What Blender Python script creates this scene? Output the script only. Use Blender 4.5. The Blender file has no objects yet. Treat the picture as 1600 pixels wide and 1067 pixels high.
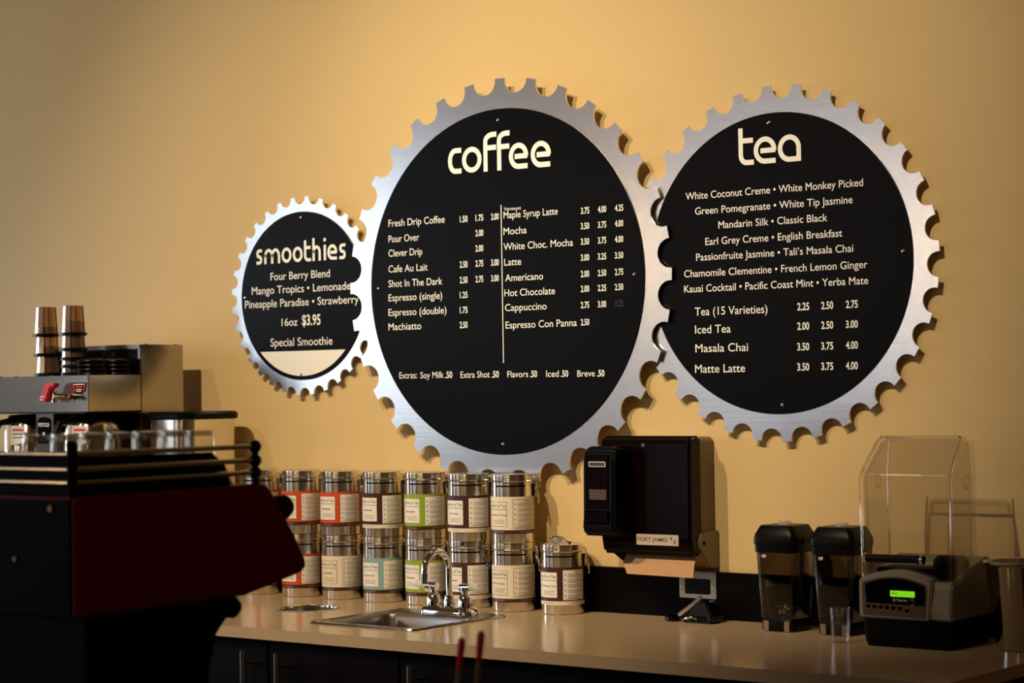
import bpy, bmesh, math, random
from mathutils import Vector, Matrix

scene = bpy.context.scene
C = bpy.context.collection
PI = math.pi
R = math.radians
random.seed(7)

# ------------------------------------------------------------------ camera
YAW, PITCH, ROLL = 0.909957, 0.021727, -0.015527
CAM = Vector((3.002334, -3.858897, 1.414006))
fwd = Vector((-math.cos(YAW) * math.cos(PITCH), math.sin(YAW) * math.cos(PITCH), math.sin(PITCH)))
rgt = Vector((math.sin(YAW), math.cos(YAW), 0))
upv = rgt.cross(fwd)
r2 = rgt * math.cos(ROLL) + upv * math.sin(ROLL)
u2 = upv * math.cos(ROLL) - rgt * math.sin(ROLL)
cd = bpy.data.cameras.new('camera')
cam = bpy.data.objects.new('camera', cd)
C.objects.link(cam)
cam.matrix_world = Matrix(((r2.x, u2.x, -fwd.x, CAM.x), (r2.y, u2.y, -fwd.y, CAM.y), (r2.z, u2.z, -fwd.z, CAM.z), (0, 0, 0, 1)))
cd.sensor_width = 36
cd.lens = 3291.17 / 1600 * 36
cd.clip_start = 0.05
cd.dof.use_dof = True
cd.dof.focus_distance = 4.55
cd.dof.aperture_fstop = 5.0
scene.camera = cam

# ------------------------------------------------------------------ world and lights
w = bpy.data.worlds.new('world')
scene.world = w
w.use_nodes = True
w.node_tree.nodes['Background'].inputs[0].default_value = (0.55, 0.62, 0.75, 1)
w.node_tree.nodes['Background'].inputs[1].default_value = 0.25

def area(name, loc, target, sx, sy, power, col):
    d = bpy.data.lights.new(name, 'AREA')
    d.shape = 'RECTANGLE'; d.size = sx; d.size_y = sy; d.energy = power; d.color = col
    o = bpy.data.objects.new(name, d); C.objects.link(o)
    o.location = loc
    o.rotation_euler = (Vector(target) - Vector(loc)).to_track_quat('-Z', 'Z').to_euler()
    return o

def spot(name, loc, target, power, col, size, blend, rad):
    d = bpy.data.lights.new(name, 'SPOT')
    d.energy = power; d.color = col; d.spot_size = R(size); d.spot_blend = blend; d.shadow_soft_size = rad
    o = bpy.data.objects.new(name, d); C.objects.link(o)
    o.location = loc
    o.rotation_euler = (Vector(target) - Vector(loc)).to_track_quat('-Z', 'Y').to_euler()
    return o

# daylight coming in through the left wall's window and an added second one
area('window_daylight', (-4.75, -4.62, 1.9), (0, -4.62, 1.9), 1.45, 2.5, 46, (0.80, 0.90, 1.0))
area('added_window_daylight', (-4.75, -1.35, 1.55), (0, -1.35, 1.55), 1.3, 1.5, 75, (0.84, 0.92, 1.0))  # unseen second window light, added for the cool tone at the wall's left
area('storefront_daylight', (-3.1, -7.2, 1.9), (-3.1, 0, 1.9), 2.4, 2.3, 15, (0.84, 0.91, 1.0))
# ceiling track spots washing the menu wall
WARM = (1.0, 0.81, 0.54)
spot('track_spot_left', (-1.90, -3.3, 4.05), (-1.10, 0, 1.60), 95, WARM, 46, 1.0, 0.03)
spot('track_spot_middle', (-0.30, -3.3, 4.05), (-0.38, 0, 1.15), 480, WARM, 46, 1.0, 0.03)
spot('track_spot_right', (0.85, -3.3, 4.05), (0.42, 0, 1.84), 450, WARM, 37, 1.0, 0.03)
# unseen warm bulbs added as room fill, for glints on cans and tea sign
for i, (px, py) in enumerate(((-3.2, -5.2), (-1.8, -5.8), (1.6, -5.8))):
    d = bpy.data.lights.new('warm_fill_bulb', 'POINT'); d.energy = 12; d.color = (1.0, 0.66, 0.32); d.shadow_soft_size = 0.10
    o = bpy.data.objects.new('warm_fill_bulb', d); C.objects.link(o); o.location = (px, py, 2.08)

vs = scene.view_settings
vs.view_transform = 'Standard'
vs.look = 'None'
vs.exposure = -0.06
vs.gamma = 1.0
vs.use_curve_mapping = False

# ------------------------------------------------------------------ helpers
class MB:
    """collects shapes, then links them as one mesh object"""
    def __init__(s): s.v = []; s.f = []
    def _add(s, vs_, fs):
        n = len(s.v); s.v += [tuple(p) for p in vs_]; s.f += [tuple(i + n for i in q) for q in fs]; return s
    def box(s, x0, x1, y0, y1, z0, z1):
        return s._add([(x0,y0,z0),(x1,y0,z0),(x1,y1,z0),(x0,y1,z0),(x0,y0,z1),(x1,y0,z1),(x1,y1,z1),(x0,y1,z1)],
                      [(0,3,2,1),(4,5,6,7),(0,1,5,4),(1,2,6,5),(2,3,7,6),(3,0,4,7)])
    def loft(s, rings, cap0=True, cap1=True, closed=True):
        n = len(rings[0]); vs_ = [p for r_ in rings for p in r_]; fs = []
        for k in range(len(rings) - 1):
            for i in range(n if closed else n - 1):
                j = (i + 1) % n
                fs.append((k*n+i, k*n+j, (k+1)*n+j, (k+1)*n+i))
        if cap0: fs.append(tuple(reversed(range(n))))
        if cap1: fs.append(tuple((len(rings)-1)*n + i for i in range(n)))
        return s._add(vs_, fs)
    def lathe(s, prof, n=32, c=(0,0,0), cap0=True, cap1=True):
        rings = [[(c[0]+r_*math.cos(2*PI*i/n), c[1]+r_*math.sin(2*PI*i/n), c[2]+z) for i in range(n)] for r_, z in prof]
        return s.loft(rings, cap0, cap1)
    def cyl(s, p0, p1, r0, r1=None, n=16):
        return s.tube([p0, p1], [r0, r0 if r1 is None else r1], n)
    def tube(s, pts, r, n=10, closed=False):
        pts = [Vector(p) for p in pts]; m = len(pts)
        rr = r if isinstance(r, (list, tuple)) else [r] * m
        rings = []; ref = None
        for i, p in enumerate(pts):
            a = pts[(i-1) % m] if (i > 0 or closed) else p
            b = pts[(i+1) % m] if (i < m-1 or closed) else p
            t = (b - a).normalized()
            if ref is None: ref = t.orthogonal().normalized()
            ref = (ref - t * ref.dot(t))
            if ref.length < 1e-6: ref = t.orthogonal()
            ref.normalize(); bi = t.cross(ref)
            rings.append([tuple(p + (ref*math.cos(2*PI*k/n) + bi*math.sin(2*PI*k/n)) * rr[i]) for k in range(n)])
        if closed:
            rings.append(rings[0]); return s.loft(rings, False, False)
        return s.loft(rings)
    def prism(s, poly, axis, a0, a1):
        """poly of 2d points, extruded along axis 'x' (points y,z), 'y' (points x,z) or 'z' (points x,y)"""
        def P(p, a):
            return (a, p[0], p[1]) if axis == 'x' else ((p[0], a, p[1]) if axis == 'y' else (p[0], p[1], a))
        return s.loft([[P(p, a0) for p in poly], [P(p, a1) for p in poly]])
    def ball(s, c, r, n=14, m=8, sz=1.0):
        prof = [(max(r*math.sin(PI*k/m), r*0.02), -r*sz*math.cos(PI*k/m)) for k in range(m+1)]
        return s.lathe(prof, n, c)
    def build(s, name, mat, parent=None, bevel=0, seg=2, smooth=True, angle=35):
        me = bpy.data.meshes.new(name)
        o3 = ORIG.get(parent.name, Vector()) if parent else Vector()
        me.from_pydata([(p[0]-o3[0], p[1]-o3[1], p[2]-o3[2]) for p in s.v], [], s.f)
        bm = bmesh.new(); bm.from_mesh(me)
        bmesh.ops.recalc_face_normals(bm, faces=bm.faces)
        if bevel:
            es = [e for e in bm.edges if len(e.link_faces) == 2 and e.calc_face_angle(0) > R(30)]
            bmesh.ops.bevel(bm, geom=es, offset=bevel, segments=seg, affect='EDGES', clamp_overlap=True)
        bm.to_mesh(me); bm.free()
        if smooth:
            for p in me.polygons: p.use_smooth = True
            me.set_sharp_from_angle(angle=R(angle))
        o = link(name, me, mat, parent)
        if bevel:
            wnm = o.modifiers.new('weighted_normals', 'WEIGHTED_NORMAL'); wnm.keep_sharp = True; wnm.weight = 100
        return o

ORIG = {}
def link(name, me, mat, parent=None):
    o = bpy.data.objects.new(name, me); C.objects.link(o)
    if mat: me.materials.append(mat)
    if parent:
        o.parent = parent; ORIG[o.name] = ORIG.get(parent.name, Vector())
    return o
def thing(name, label, cat, loc=(0,0,0), group=None):
    o = bpy.data.objects.new(name, None); C.objects.link(o)
    o.empty_display_size = 0.05; o.location = loc; ORIG[o.name] = Vector(loc)
    return tag(o, label, cat, group)
def tag(o, label, cat, group=None):
    o['label'] = label; o['category'] = cat
    if group: o['group'] = group
    return o
def struct(o):
    o['kind'] = 'structure'; return o
def copy_tree(o, parent=None):
    c = o.copy(); C.objects.link(c); c.parent = parent
    for ch in list(o.children): copy_tree(ch, c)
    return c
def rrect(x0, x1, y0, y1, r, n=5):
    pts = []
    for cx, cy, a in ((x1-r, y1-r, 0), (x0+r, y1-r, 90), (x0+r, y0+r, 180), (x1-r, y0+r, 270)):
        for k in range(n+1):
            t = R(a + 90*k/n); pts.append((cx + r*math.cos(t), cy + r*math.sin(t)))
    return pts
_cap = None
def text_points(body, bold=0.0):
    """flat mesh of a line of lettering, baseline at y = 0"""
    cu = bpy.data.curves.new('lettering', 'FONT')
    cu.body = body; cu.size = 1; cu.offset = bold; cu.resolution_u = 4; cu.dimensions = '2D'; cu.fill_mode = 'FRONT'
    ob = bpy.data.objects.new('lettering', cu)
    me = bpy.data.meshes.new_from_object(ob)
    bpy.data.objects.remove(ob); bpy.data.curves.remove(cu)
    return me
def cap_height():
    global _cap
    if _cap is None:
        m = text_points('H'); _cap = max(v.co.y for v in m.vertices); bpy.data.meshes.remove(m)
    return _cap
def lettering(name, body, x0, x1, z, cap, y, mat, parent, bold=0.0, mapf=None):
    me = text_points(body, bold)
    xs = [v.co.x for v in me.vertices]; a, b = min(xs), max(xs); k = cap / cap_height()
    o3 = ORIG.get(parent.name, Vector())
    for v in me.vertices:
        X = x0 + (v.co.x - a) / (b - a) * (x1 - x0); Z = z + v.co.y * k
        v.co = Vector(mapf(X, Z)) - o3 if mapf else Vector((X, y, Z)) - o3
    return link(name, me, mat, parent)

# ------------------------------------------------------------------ materials
def mat(name, col, rough=0.5, metal=0.0, spec=0.5, noise=None, bump=None, emit=None, coat=0, trans=0, ior=1.45, aniso=0):
    m = bpy.data.materials.new(name); m.use_nodes = True
    nt = m.node_tree; b = nt.nodes['Principled BSDF']
    b.inputs['Base Color'].default_value = (*col, 1)
    b.inputs['Roughness'].default_value = rough; b.inputs['Metallic'].default_value = metal
    b.inputs['Specular IOR Level'].default_value = spec; b.inputs['IOR'].default_value = ior
    b.inputs['Coat Weight'].default_value = coat; b.inputs['Coat Roughness'].default_value = 0.08
    b.inputs['Transmission Weight'].default_value = trans
    if aniso: b.inputs['Anisotropic'].default_value = aniso
    tc = nt.nodes.new('ShaderNodeTexCoord')
    if emit:
        b.inputs['Emission Color'].default_value = (*emit[0], 1); b.inputs['Emission Strength'].default_value = emit[1]
    if noise:      # (scale xyz, colour 2, contrast)
        mp = nt.nodes.new('ShaderNodeMapping'); mp.inputs['Scale'].default_value = noise[0]
        nz = nt.nodes.new('ShaderNodeTexNoise'); nz.inputs['Scale'].default_value = 1; nz.inputs['Detail'].default_value = 4
        rp = nt.nodes.new('ShaderNodeMapRange')
        rp.inputs[1].default_value = 0.5 - noise[2]; rp.inputs[2].default_value = 0.5 + noise[2]
        mx = nt.nodes.new('ShaderNodeMix'); mx.data_type = 'RGBA'
        mx.inputs[6].default_value = (*col, 1); mx.inputs[7].default_value = (*noise[1], 1)
        nt.links.new(tc.outputs['Object'], mp.inputs[0]); nt.links.new(mp.outputs[0], nz.inputs['Vector'])
        nt.links.new(nz.outputs[0], rp.inputs[0]); nt.links.new(rp.outputs[0], mx.inputs[0])
        nt.links.new(mx.outputs[2], b.inputs['Base Color'])
    if bump:       # (scale xyz, strength, distance)
        mp = nt.nodes.new('ShaderNodeMapping'); mp.inputs['Scale'].default_value = bump[0]
        nz = nt.nodes.new('ShaderNodeTexNoise'); nz.inputs['Scale'].default_value = 1; nz.inputs['Detail'].default_value = 3
        bp = nt.nodes.new('ShaderNodeBump'); bp.inputs['Strength'].default_value = bump[1]; bp.inputs['Distance'].default_value = bump[2]
        nt.links.new(tc.outputs['Object'], mp.inputs[0]); nt.links.new(mp.outputs[0], nz.inputs['Vector'])
        nt.links.new(nz.outputs[0], bp.inputs['Height']); nt.links.new(bp.outputs[0], b.inputs['Normal'])
    return m
def clear(name, tint, gloss=0.06, ior=1.45, haze=0.0, edge=0.85):
    """thin clear plastic or glass: see-through with a Fresnel gloss"""
    m = bpy.data.materials.new(name); m.use_nodes = True; nt = m.node_tree; nt.nodes.clear()
    out = nt.nodes.new('ShaderNodeOutputMaterial'); tr = nt.nodes.new('ShaderNodeBsdfTransparent'); tr.inputs[0].default_value = (*tint, 1)
    gl = nt.nodes.new('ShaderNodeBsdfGlossy'); gl.inputs['Roughness'].default_value = gloss; gl.inputs[0].default_value = (0.95, 0.95, 0.95, 1)
    lw = nt.nodes.new('ShaderNodeLayerWeight'); lw.inputs[0].default_value = 0.5
    pw = nt.nodes.new('ShaderNodeMath'); pw.operation = 'POWER'; pw.inputs[1].default_value = 3.0
    nt.links.new(lw.outputs['Facing'], pw.inputs[0])
    fr = nt.nodes.new('ShaderNodeMath'); fr.operation = 'MULTIPLY_ADD'; fr.inputs[1].default_value = edge; fr.inputs[2].default_value = 0.035
    nt.links.new(pw.outputs[0], fr.inputs[0])
    mx = nt.nodes.new('ShaderNodeMixShader')
    nt.links.new(fr.outputs[0], mx.inputs[0]); nt.links.new(tr.outputs[0], mx.inputs[1]); nt.links.new(gl.outputs[0], mx.inputs[2])
    src = mx
    if haze:
        df = nt.nodes.new('ShaderNodeBsdfDiffuse'); df.inputs[0].default_value = (*[min(1, t) for t in tint], 1)
        m2 = nt.nodes.new('ShaderNodeMixShader'); m2.inputs[0].default_value = haze
        nt.links.new(mx.outputs[0], m2.inputs[1]); nt.links.new(df.outputs[0], m2.inputs[2]); src = m2
    nt.links.new(src.outputs[0], out.inputs[0])
    return m
M = {}
M['wall'] = mat('cream_wall_paint', (0.69, 0.50, 0.245), 0.55, spec=0.2, noise=((2.2, 2.2, 2.2), (0.65, 0.465, 0.225), 0.35), bump=((140, 140, 140), 0.10, 0.002))
M['room'] = mat('room_paint', (0.40, 0.25, 0.11), 0.7)
M['ceiling'] = mat('ceiling_paint', (0.20, 0.13, 0.07), 0.8)
M['floor'] = mat('dark_floor', (0.06, 0.045, 0.035), 0.45, noise=((3, 3, 3), (0.085, 0.06, 0.045), 0.3))
M['alu'] = mat('brushed_aluminium', (0.80, 0.80, 0.81), 0.23, 1.0, noise=((9, 60, 240), (0.70, 0.70, 0.72), 0.3), bump=((12, 12, 420), 0.05, 0.001))
M['acrylic'] = mat('black_acrylic', (0.0016, 0.0014, 0.0020), 0.34, spec=0.12)
M['white'] = mat('white_vinyl', (0.92, 0.90, 0.86), 0.5)
M['faint'] = mat('worn_vinyl', (0.035, 0.028, 0.035), 0.5)
M['steel'] = mat('brushed_round_steel', (0.76, 0.71, 0.63), 0.20, 1.0, aniso=0.88)
_n = M['steel'].node_tree; _t = _n.nodes.new('ShaderNodeTangent'); _t.direction_type = 'RADIAL'; _t.axis = 'Z'
_n.links.new(_t.outputs[0], _n.nodes['Principled BSDF'].inputs['Tangent'])
_n.nodes['Principled BSDF'].inputs['Anisotropic Rotation'].default_value = 0.25
M['polish'] = mat('polished_steel', (0.58, 0.54, 0.48), 0.10, 1.0)
M['chrome'] = mat('chrome', (0.82, 0.82, 0.82), 0.06, 1.0)
M['satin'] = mat('brushed_steel', (0.44, 0.41, 0.36), 0.19, 1.0, noise=((3, 3, 160), (0.38, 0.355, 0.315), 0.3))
M['sink'] = mat('sink_steel', (0.36, 0.33, 0.30), 0.25, 1.0)
M['quartz'] = mat('tan_quartz', (0.60, 0.43, 0.27), 0.17, spec=0.35, noise=((420, 420, 420), (0.46, 0.32, 0.19), 0.12))
M['cab'] = mat('espresso_cabinet', (0.0024, 0.0014, 0.0011), 0.55, spec=0.06, noise=((4, 4, 40), (0.0036, 0.0020, 0.0016), 0.3))
M['splash'] = mat('black_stone', (0.0016, 0.0012, 0.0010), 0.45, spec=0.08)
M['black'] = mat('black_plastic', (0.0020, 0.0018, 0.0018), 0.35, spec=0.16)
M['gloss'] = mat('gloss_black', (0.002, 0.0017, 0.002), 0.12, spec=0.35)
M['matte'] = mat('matte_black', (0.0015, 0.0013, 0.0013), 0.6, spec=0.08)
M['maroon'] = mat('maroon_enamel', (0.17, 0.001, 0.016), 0.42, spec=0.10)
M['taupe'] = mat('taupe_plastic', (0.22, 0.19, 0.15), 0.45)
M['beige'] = mat('beige_plastic', (0.20, 0.15, 0.09), 0.45)
M['brown'] = mat('brown_panel', (0.075, 0.045, 0.028), 0.35)
M['red'] = mat('red_plastic', (0.62, 0.012, 0.018), 0.35)
M['lcd'] = mat('green_display', (0.08, 0.25, 0.0), 0.4, emit=((0.22, 0.72, 0.01), 0.85))
M['ink'] = mat('dark_ink', (0.05, 0.035, 0.03), 0.6)
M['inkfine'] = mat('fine_print_ink', (0.33, 0.27, 0.22), 0.6)
M['paper'] = mat('label_paper', (0.80, 0.76, 0.70), 0.45)
M['cream'] = mat('cream_paper', (0.76, 0.66, 0.52), 0.45)
M['towel'] = mat('kraft_towel', (0.48, 0.27, 0.13), 0.8)
M['plate'] = mat('label_plate', (0.50, 0.42, 0.34), 0.4)
M['badge'] = mat('blue_indicator', (0.3, 0.5, 0.8), 0.3, emit=((0.5, 0.75, 1.0), 0.6))
M['brass'] = mat('brass', (0.60, 0.42, 0.18), 0.2, 1.0)
M['clear'] = clear('clear_plastic', (0.94, 0.93, 0.92), 0.03)
M['bead'] = mat('solid_clear_plastic', (0.97, 0.95, 0.93), 0.02, trans=1.0)
M['acrylic_lever'] = clear('acrylic_lever', (0.92, 0.90, 0.86), 0.05, 1.45, 0.30)
M['glass'] = clear('clear_glass', (0.93, 0.92, 0.91), 0.02, 1.5, 0.0, 0.45)
M['smoke'] = clear('smoked_plastic', (0.54, 0.50, 0.47), 0.06)
M['tint'] = clear('smoky_brown_plastic', (0.58, 0.40, 0.24), 0.1, 1.45, 0.12)
M['lidclear'] = clear('lid_plastic', (0.80, 0.78, 0.74), 0.08, 1.45, 0.25)
M['smokecover'] = mat('smoked_cover', (0.0030, 0.0010, 0.0010), 0.16, spec=0.14)
def lattice(name, col, line):
    m = mat(name, col, 0.45); nt = m.node_tree; b = nt.nodes['Principled BSDF']
    uv = nt.nodes.new('ShaderNodeUVMap'); sp = nt.nodes.new('ShaderNodeSeparateXYZ'); nt.links.new(uv.outputs[0], sp.inputs[0])
    prev = []
    for op in ('ADD', 'SUBTRACT'):
        a = nt.nodes.new('ShaderNodeMath'); a.operation = op
        nt.links.new(sp.outputs[0], a.inputs[0]); nt.links.new(sp.outputs[1], a.inputs[1])
        f = nt.nodes.new('ShaderNodeMath'); f.operation = 'FRACT'; nt.links.new(a.outputs[0], f.inputs[0])
        c = nt.nodes.new('ShaderNodeMath'); c.operation = 'LESS_THAN'; c.inputs[1].default_value = 0.12; nt.links.new(f.outputs[0], c.inputs[0])
        prev.append(c)
    mxm = nt.nodes.new('ShaderNodeMath'); mxm.operation = 'MAXIMUM'
    nt.links.new(prev[0].outputs[0], mxm.inputs[0]); nt.links.new(prev[1].outputs[0], mxm.inputs[1])
    mx = nt.nodes.new('ShaderNodeMix'); mx.data_type = 'RGBA'
    mx.inputs[6].default_value = (*col, 1); mx.inputs[7].default_value = (*line, 1)
    nt.links.new(mxm.outputs[0], mx.inputs[0]); nt.links.new(mx.outputs[2], b.inputs['Base Color'])
    return m
LAB = {'orange': lattice('orange_label', (0.52, 0.062, 0.010), (0.60, 0.11, 0.03)),
       'brown': lattice('brown_label', (0.040, 0.010, 0.010), (0.085, 0.028, 0.022)),
       'green': lattice('green_label', (0.23, 0.34, 0.022), (0.29, 0.40, 0.05)),
       'blue': lattice('blue_label', (0.22, 0.37, 0.42), (0.27, 0.42, 0.46)),
       'cream': lattice('cream_label', (0.76, 0.66, 0.52), (0.78, 0.68, 0.54))}

# ------------------------------------------------------------------ room shell
ZC = 0.9093            # worktop height
X0, X1, Y0, H = -4.6, 4.6, -7.0, 4.3
struct(MB().box(X0, X1, 0, 0.12, 0, H).build('wall_back', M['wall'], smooth=False))
struct(MB().box(X0-.2, X1+.2, Y0-.2, 0.12, -0.1, 0).build('floor', M['floor'], smooth=False))
struct(MB().box(X0-.2, X1+.2, Y0-.2, 0.12, H, H+0.1).build('ceiling', M['ceiling'], smooth=False))
struct(MB().box(X1, X1+.12, Y0, 0.12, 0, H).build('wall_right', M['room'], smooth=False))
QX0, QX1, QZ0, QZ1 = -4.35, -1.85, 0.7, 3.1
struct(MB().box(X0-.12, QX0, Y0-.12, Y0, 0, H).box(QX1, X1+.12, Y0-.12, Y0, 0, H).box(QX0, QX1, Y0-.12, Y0, 0, QZ0).box(QX0, QX1, Y0-.12, Y0, QZ1, H).build('wall_front', M['room'], smooth=False))
wq = MB()
for x in (QX0, -3.13, QX1-.06): wq.box(x, x+.06, Y0-.10, Y0-.03, QZ0, QZ1)
for z in (QZ0, QZ1-.06): wq.box(QX0, QX1, Y0-.10, Y0-.03, z, z+.06)
struct(wq.build('window_3', M['matte'], smooth=False))
WY0, WY1, WZ0, WZ1 = -5.40, -3.85, 0.62, 3.18
NY0, NY1, NZ0, NZ1 = -2.05, -0.65, 0.75, 2.35
wl = MB().box(X0-.12, X0, Y0, WY0, 0, H).box(X0-.12, X0, WY1, NY0, 0, H).box(X0-.12, X0, NY1, 0.12, 0, H).box(X0-.12, X0, NY0, NY1, 0, NZ0).box(X0-.12, X0, NY0, NY1, NZ1, H).box(X0-.12, X0, WY0, WY1, 0, WZ0).box(X0-.12, X0, WY0, WY1, WZ1, H)
struct(wl.build('wall_left', M['room'], smooth=False))
wn = MB()
for y in (WY0, -4.65, WY1-.06): wn.box(X0-.10, X0-.03, y, y+.06, WZ0, WZ1)
for z in (WZ0, WZ1-.06): wn.box(X0-.10, X0-.03, WY0, WY1, z, z+.06)
struct(wn.build('window_1', M['matte'], smooth=False))
wn = MB()
for y in (NY0, -1.38, NY1-.06): wn.box(X0-.10, X0-.03, y, y+.06, NZ0, NZ1)
for z in (NZ0, NZ1-.06): wn.box(X0-.10, X0-.03, NY0, NY1, z, z+.06)
struct(wn.build('added_window_2', M['matte'], smooth=False))  # frame of the unseen window added to cool the menu wall's left side

# ------------------------------------------------------------------ worktop, splashback, cabinets
def boolean_cut(me_obj, cutters):
    for c in cutters:
        md = me_obj.modifiers.new('cut', 'BOOLEAN'); md.operation = 'DIFFERENCE'; md.object = c; md.solver = 'EXACT'
    dg = bpy.context.evaluated_depsgraph_get(); dg.update()
    me = bpy.data.meshes.new_from_object(me_obj.evaluated_get(dg))
    me_obj.modifiers.clear(); me_obj.data = me
    for c in cutters: bpy.data.objects.remove(c)
SX0, SX1, SY0, SY1 = -0.172, 0.136, -0.521, -0.196      # sink flange
BX0, BX1, BY0, BY1 = -0.142, 0.108, -0.488, -0.284      # bowl mouth
RC = (-0.377, -0.298)                                   # waste ring centre
WX1 = 1.407
wt = MB().box(-2.6, WX1, -0.645, -0.001, ZC-.0235, ZC).build('worktop', M['quartz'], smooth=False)
cut1 = MB().prism(rrect(BX0-.004, BX1+.004, BY0-.004, BY1+.004, .03), 'z', ZC-.1, ZC+.1).build('cut', None)
cut2 = MB().lathe([(.067, ZC-.1), (.067, ZC+.1)], 40, (RC[0], RC[1], 0)).build('cut', None)
boolean_cut(wt, [cut1, cut2])
tag(wt, 'tan speckled quartz worktop running along the wall under the menu signs', 'worktop')
tag(MB().box(-2.6, WX1, -0.0205, -0.0005, ZC, ZC+.1007).build('backsplash', M['splash'], bevel=.001),
    'low black splashback strip along the wall behind the worktop', 'backsplash')

def cabinet(x0, x1, doors, label, handles):
    t = thing('base_cabinet', label, 'cabinet', ((x0+x1)/2, -.31, 0), 'base cabinets under the worktop')
    MB().box(x0+.0005, x1-.0005, -.604, -.002, .09, .70).box(x0+.0005, x0+.018, -.604, -.002, .70, ZC-.0245).box(x1-.018, x1-.0005, -.604, -.002, .70, ZC-.0245)\
        .box(x0+.018, x1-.018, -.02, -.002, .70, ZC-.0245).box(x0+.018, x1-.018, -.604, -.586, .70, ZC-.0245).box(x0+.0005, x1-.0005, -.55, -.05, 0, .09).build('carcass', M['cab'], t, smooth=False)
    n = len(doors) - 1
    for i in range(n):
        d = MB().box(doors[i]+.002, doors[i+1]-.002, -.625, -.6045, .10, ZC-.034).build('door', M['cab'], t, bevel=.002)
        for hx in handles:
            if doors[i] < hx < doors[i+1]:
                hb = MB().cyl((hx, -.66, .64), (hx, -.66, .861), .0062, n=14)
                hb.cyl((hx, -.66, .833), (hx, -.6245, .833), .0035, n=10).cyl((hx, -.66, .668), (hx, -.6245, .668), .0035, n=10)
                hb.build('handle', M['alu'], d)
    return t
cabinet(-2.55, -1.67, [-2.55, -2.11, -1.67], 'dark espresso base cabinet under the worktop, leftmost behind the coffee machine', [-2.16, -2.06])
cabinet(-1.67, -.555, [-1.67, -1.11, -.555], 'dark espresso base cabinet under the coffee brewer', [-1.16, -1.06])
cabinet(-.555, .1865, [-.555, -.184, .1865], 'dark espresso base cabinet under the sink with two bar handles side by side', [-.2257, -.1255])
cabinet(.1865, .80, [.1865, .80], 'dark espresso base cabinet with one bar handle right of the sink cabinet', [.2435])
cabinet(.80, 1.39, [.80, 1.39], 'dark espresso base cabinet under the blender at the worktop end', [1.33])

# sink
t = thing('bar_sink', 'square stainless drop-in bar sink set in the tan worktop', 'sink', ((SX0+SX1)/2, (SY0+SY1)/2, ZC))
outer = rrect(SX0, SX1, SY0, SY1, .022, 6); mouth = rrect(BX0, BX1, BY0, BY1, .03, 6)
lo = rrect(BX0+.012, BX1-.012, BY0+.012, BY1-.012, .03, 6)
rim = MB().loft([[(*p, ZC+.0005) for p in outer], [(*p, ZC+.004) for p in rrect(SX0+.002, SX1-.002, SY0+.002, SY1-.002, .02, 6)], [(*p, ZC+.0045) for p in rrect(SX0+.012, SX1-.012, SY0+.012, SY1-.012, .014, 6)], [(*p, ZC+.0025) for p in rrect(SX0+.017, SX1-.017, SY0+.017, SY1-.017, .014, 6)],
                [(*p, ZC+.0025) for p in rrect(BX0-.004, BX1+.004, BY0-.004, BY1+.004, .03, 6)], [(*p, ZC) for p in mouth]], False, False)
rim.build('flange', M['sink'], t)
MB().loft([[(*p, ZC) for p in mouth], [(*p, ZC-.01) for p in rrect(BX0+.003, BX1-.003, BY0+.003, BY1-.003, .03, 6)], [(*p, ZC-.14) for p in lo], [(*p, ZC-.155) for p in rrect(BX0+.03, BX1-.03, BY0+.03, BY1-.03, .03, 6)]], False, True).build('bowl', M['sink'], t)
MB().lathe([(.004, .003), (.03, .004), (.036, 0.001)], 24, ((BX0+BX1)/2, (BY0+BY1)/2, ZC-.155), True, False).build('drain', M['chrome'], t)
# waste ring
t = thing('waste_ring', 'round chrome-rimmed waste opening in the worktop left of the sink', 'waste opening', (RC[0], RC[1], ZC))
MB().lathe([(.0655, -.004), (.0662, .0008), (.069, .0022), (.0735, .0014), (.0750, .0003), (.070, .0003)], 48, (RC[0], RC[1], ZC), False, False).build('rim', M['chrome'], t)
MB().lathe([(.0655, -.002), (.064, -.03), (.062, -.16), (.001, -.161)], 40, (RC[0], RC[1], ZC), False, True).build('chute', M['sink'], t)
# faucet
FX, FY, FZ = -.001, -.238, ZC+.0028
t = thing('bar_faucet', 'chrome gooseneck bar faucet with two clear acrylic levers', 'faucet', (FX, FY, FZ))
pl = [rrect(FX-.070, FX+.070, FY-.030, FY+.030, .02, 6), rrect(FX-.066, FX+.066, FY-.026, FY+.026, .018, 6), rrect(FX-.058, FX+.058, FY-.019, FY+.019, .014, 6)]
MB().loft([[(*p, FZ) for p in pl[0]], [(*p, FZ+.010) for p in pl[0]], [(*p, FZ+.016) for p in pl[1]], [(*p, FZ+.018) for p in pl[2]]]).build('deck_plate', M['chrome'], t)
pts = [(FX, FY, FZ+.016), (FX, FY, 1.012)] + [(FX, FY-.042+.042*math.cos(a), 1.012+.042*math.sin(a)) for a in [PI*k/14 for k in range(1, 15)]] + [(FX, FY-.085, 1.002)]
sp_ = MB().tube(pts, .0072, 14).build('spout', M['chrome'], t)
MB().lathe([(.0125, .016), (.0125, .030), (.0105, .034), (.0105, .040), (.0085, .042)], 20, (FX, FY, FZ)).build('collar', M['chrome'], sp_)
MB().cyl((FX, FY-.0845, 1.008), (FX, FY-.086, .986), .0088, .0085, 16).build('aerator', M['chrome'], sp_)
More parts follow.
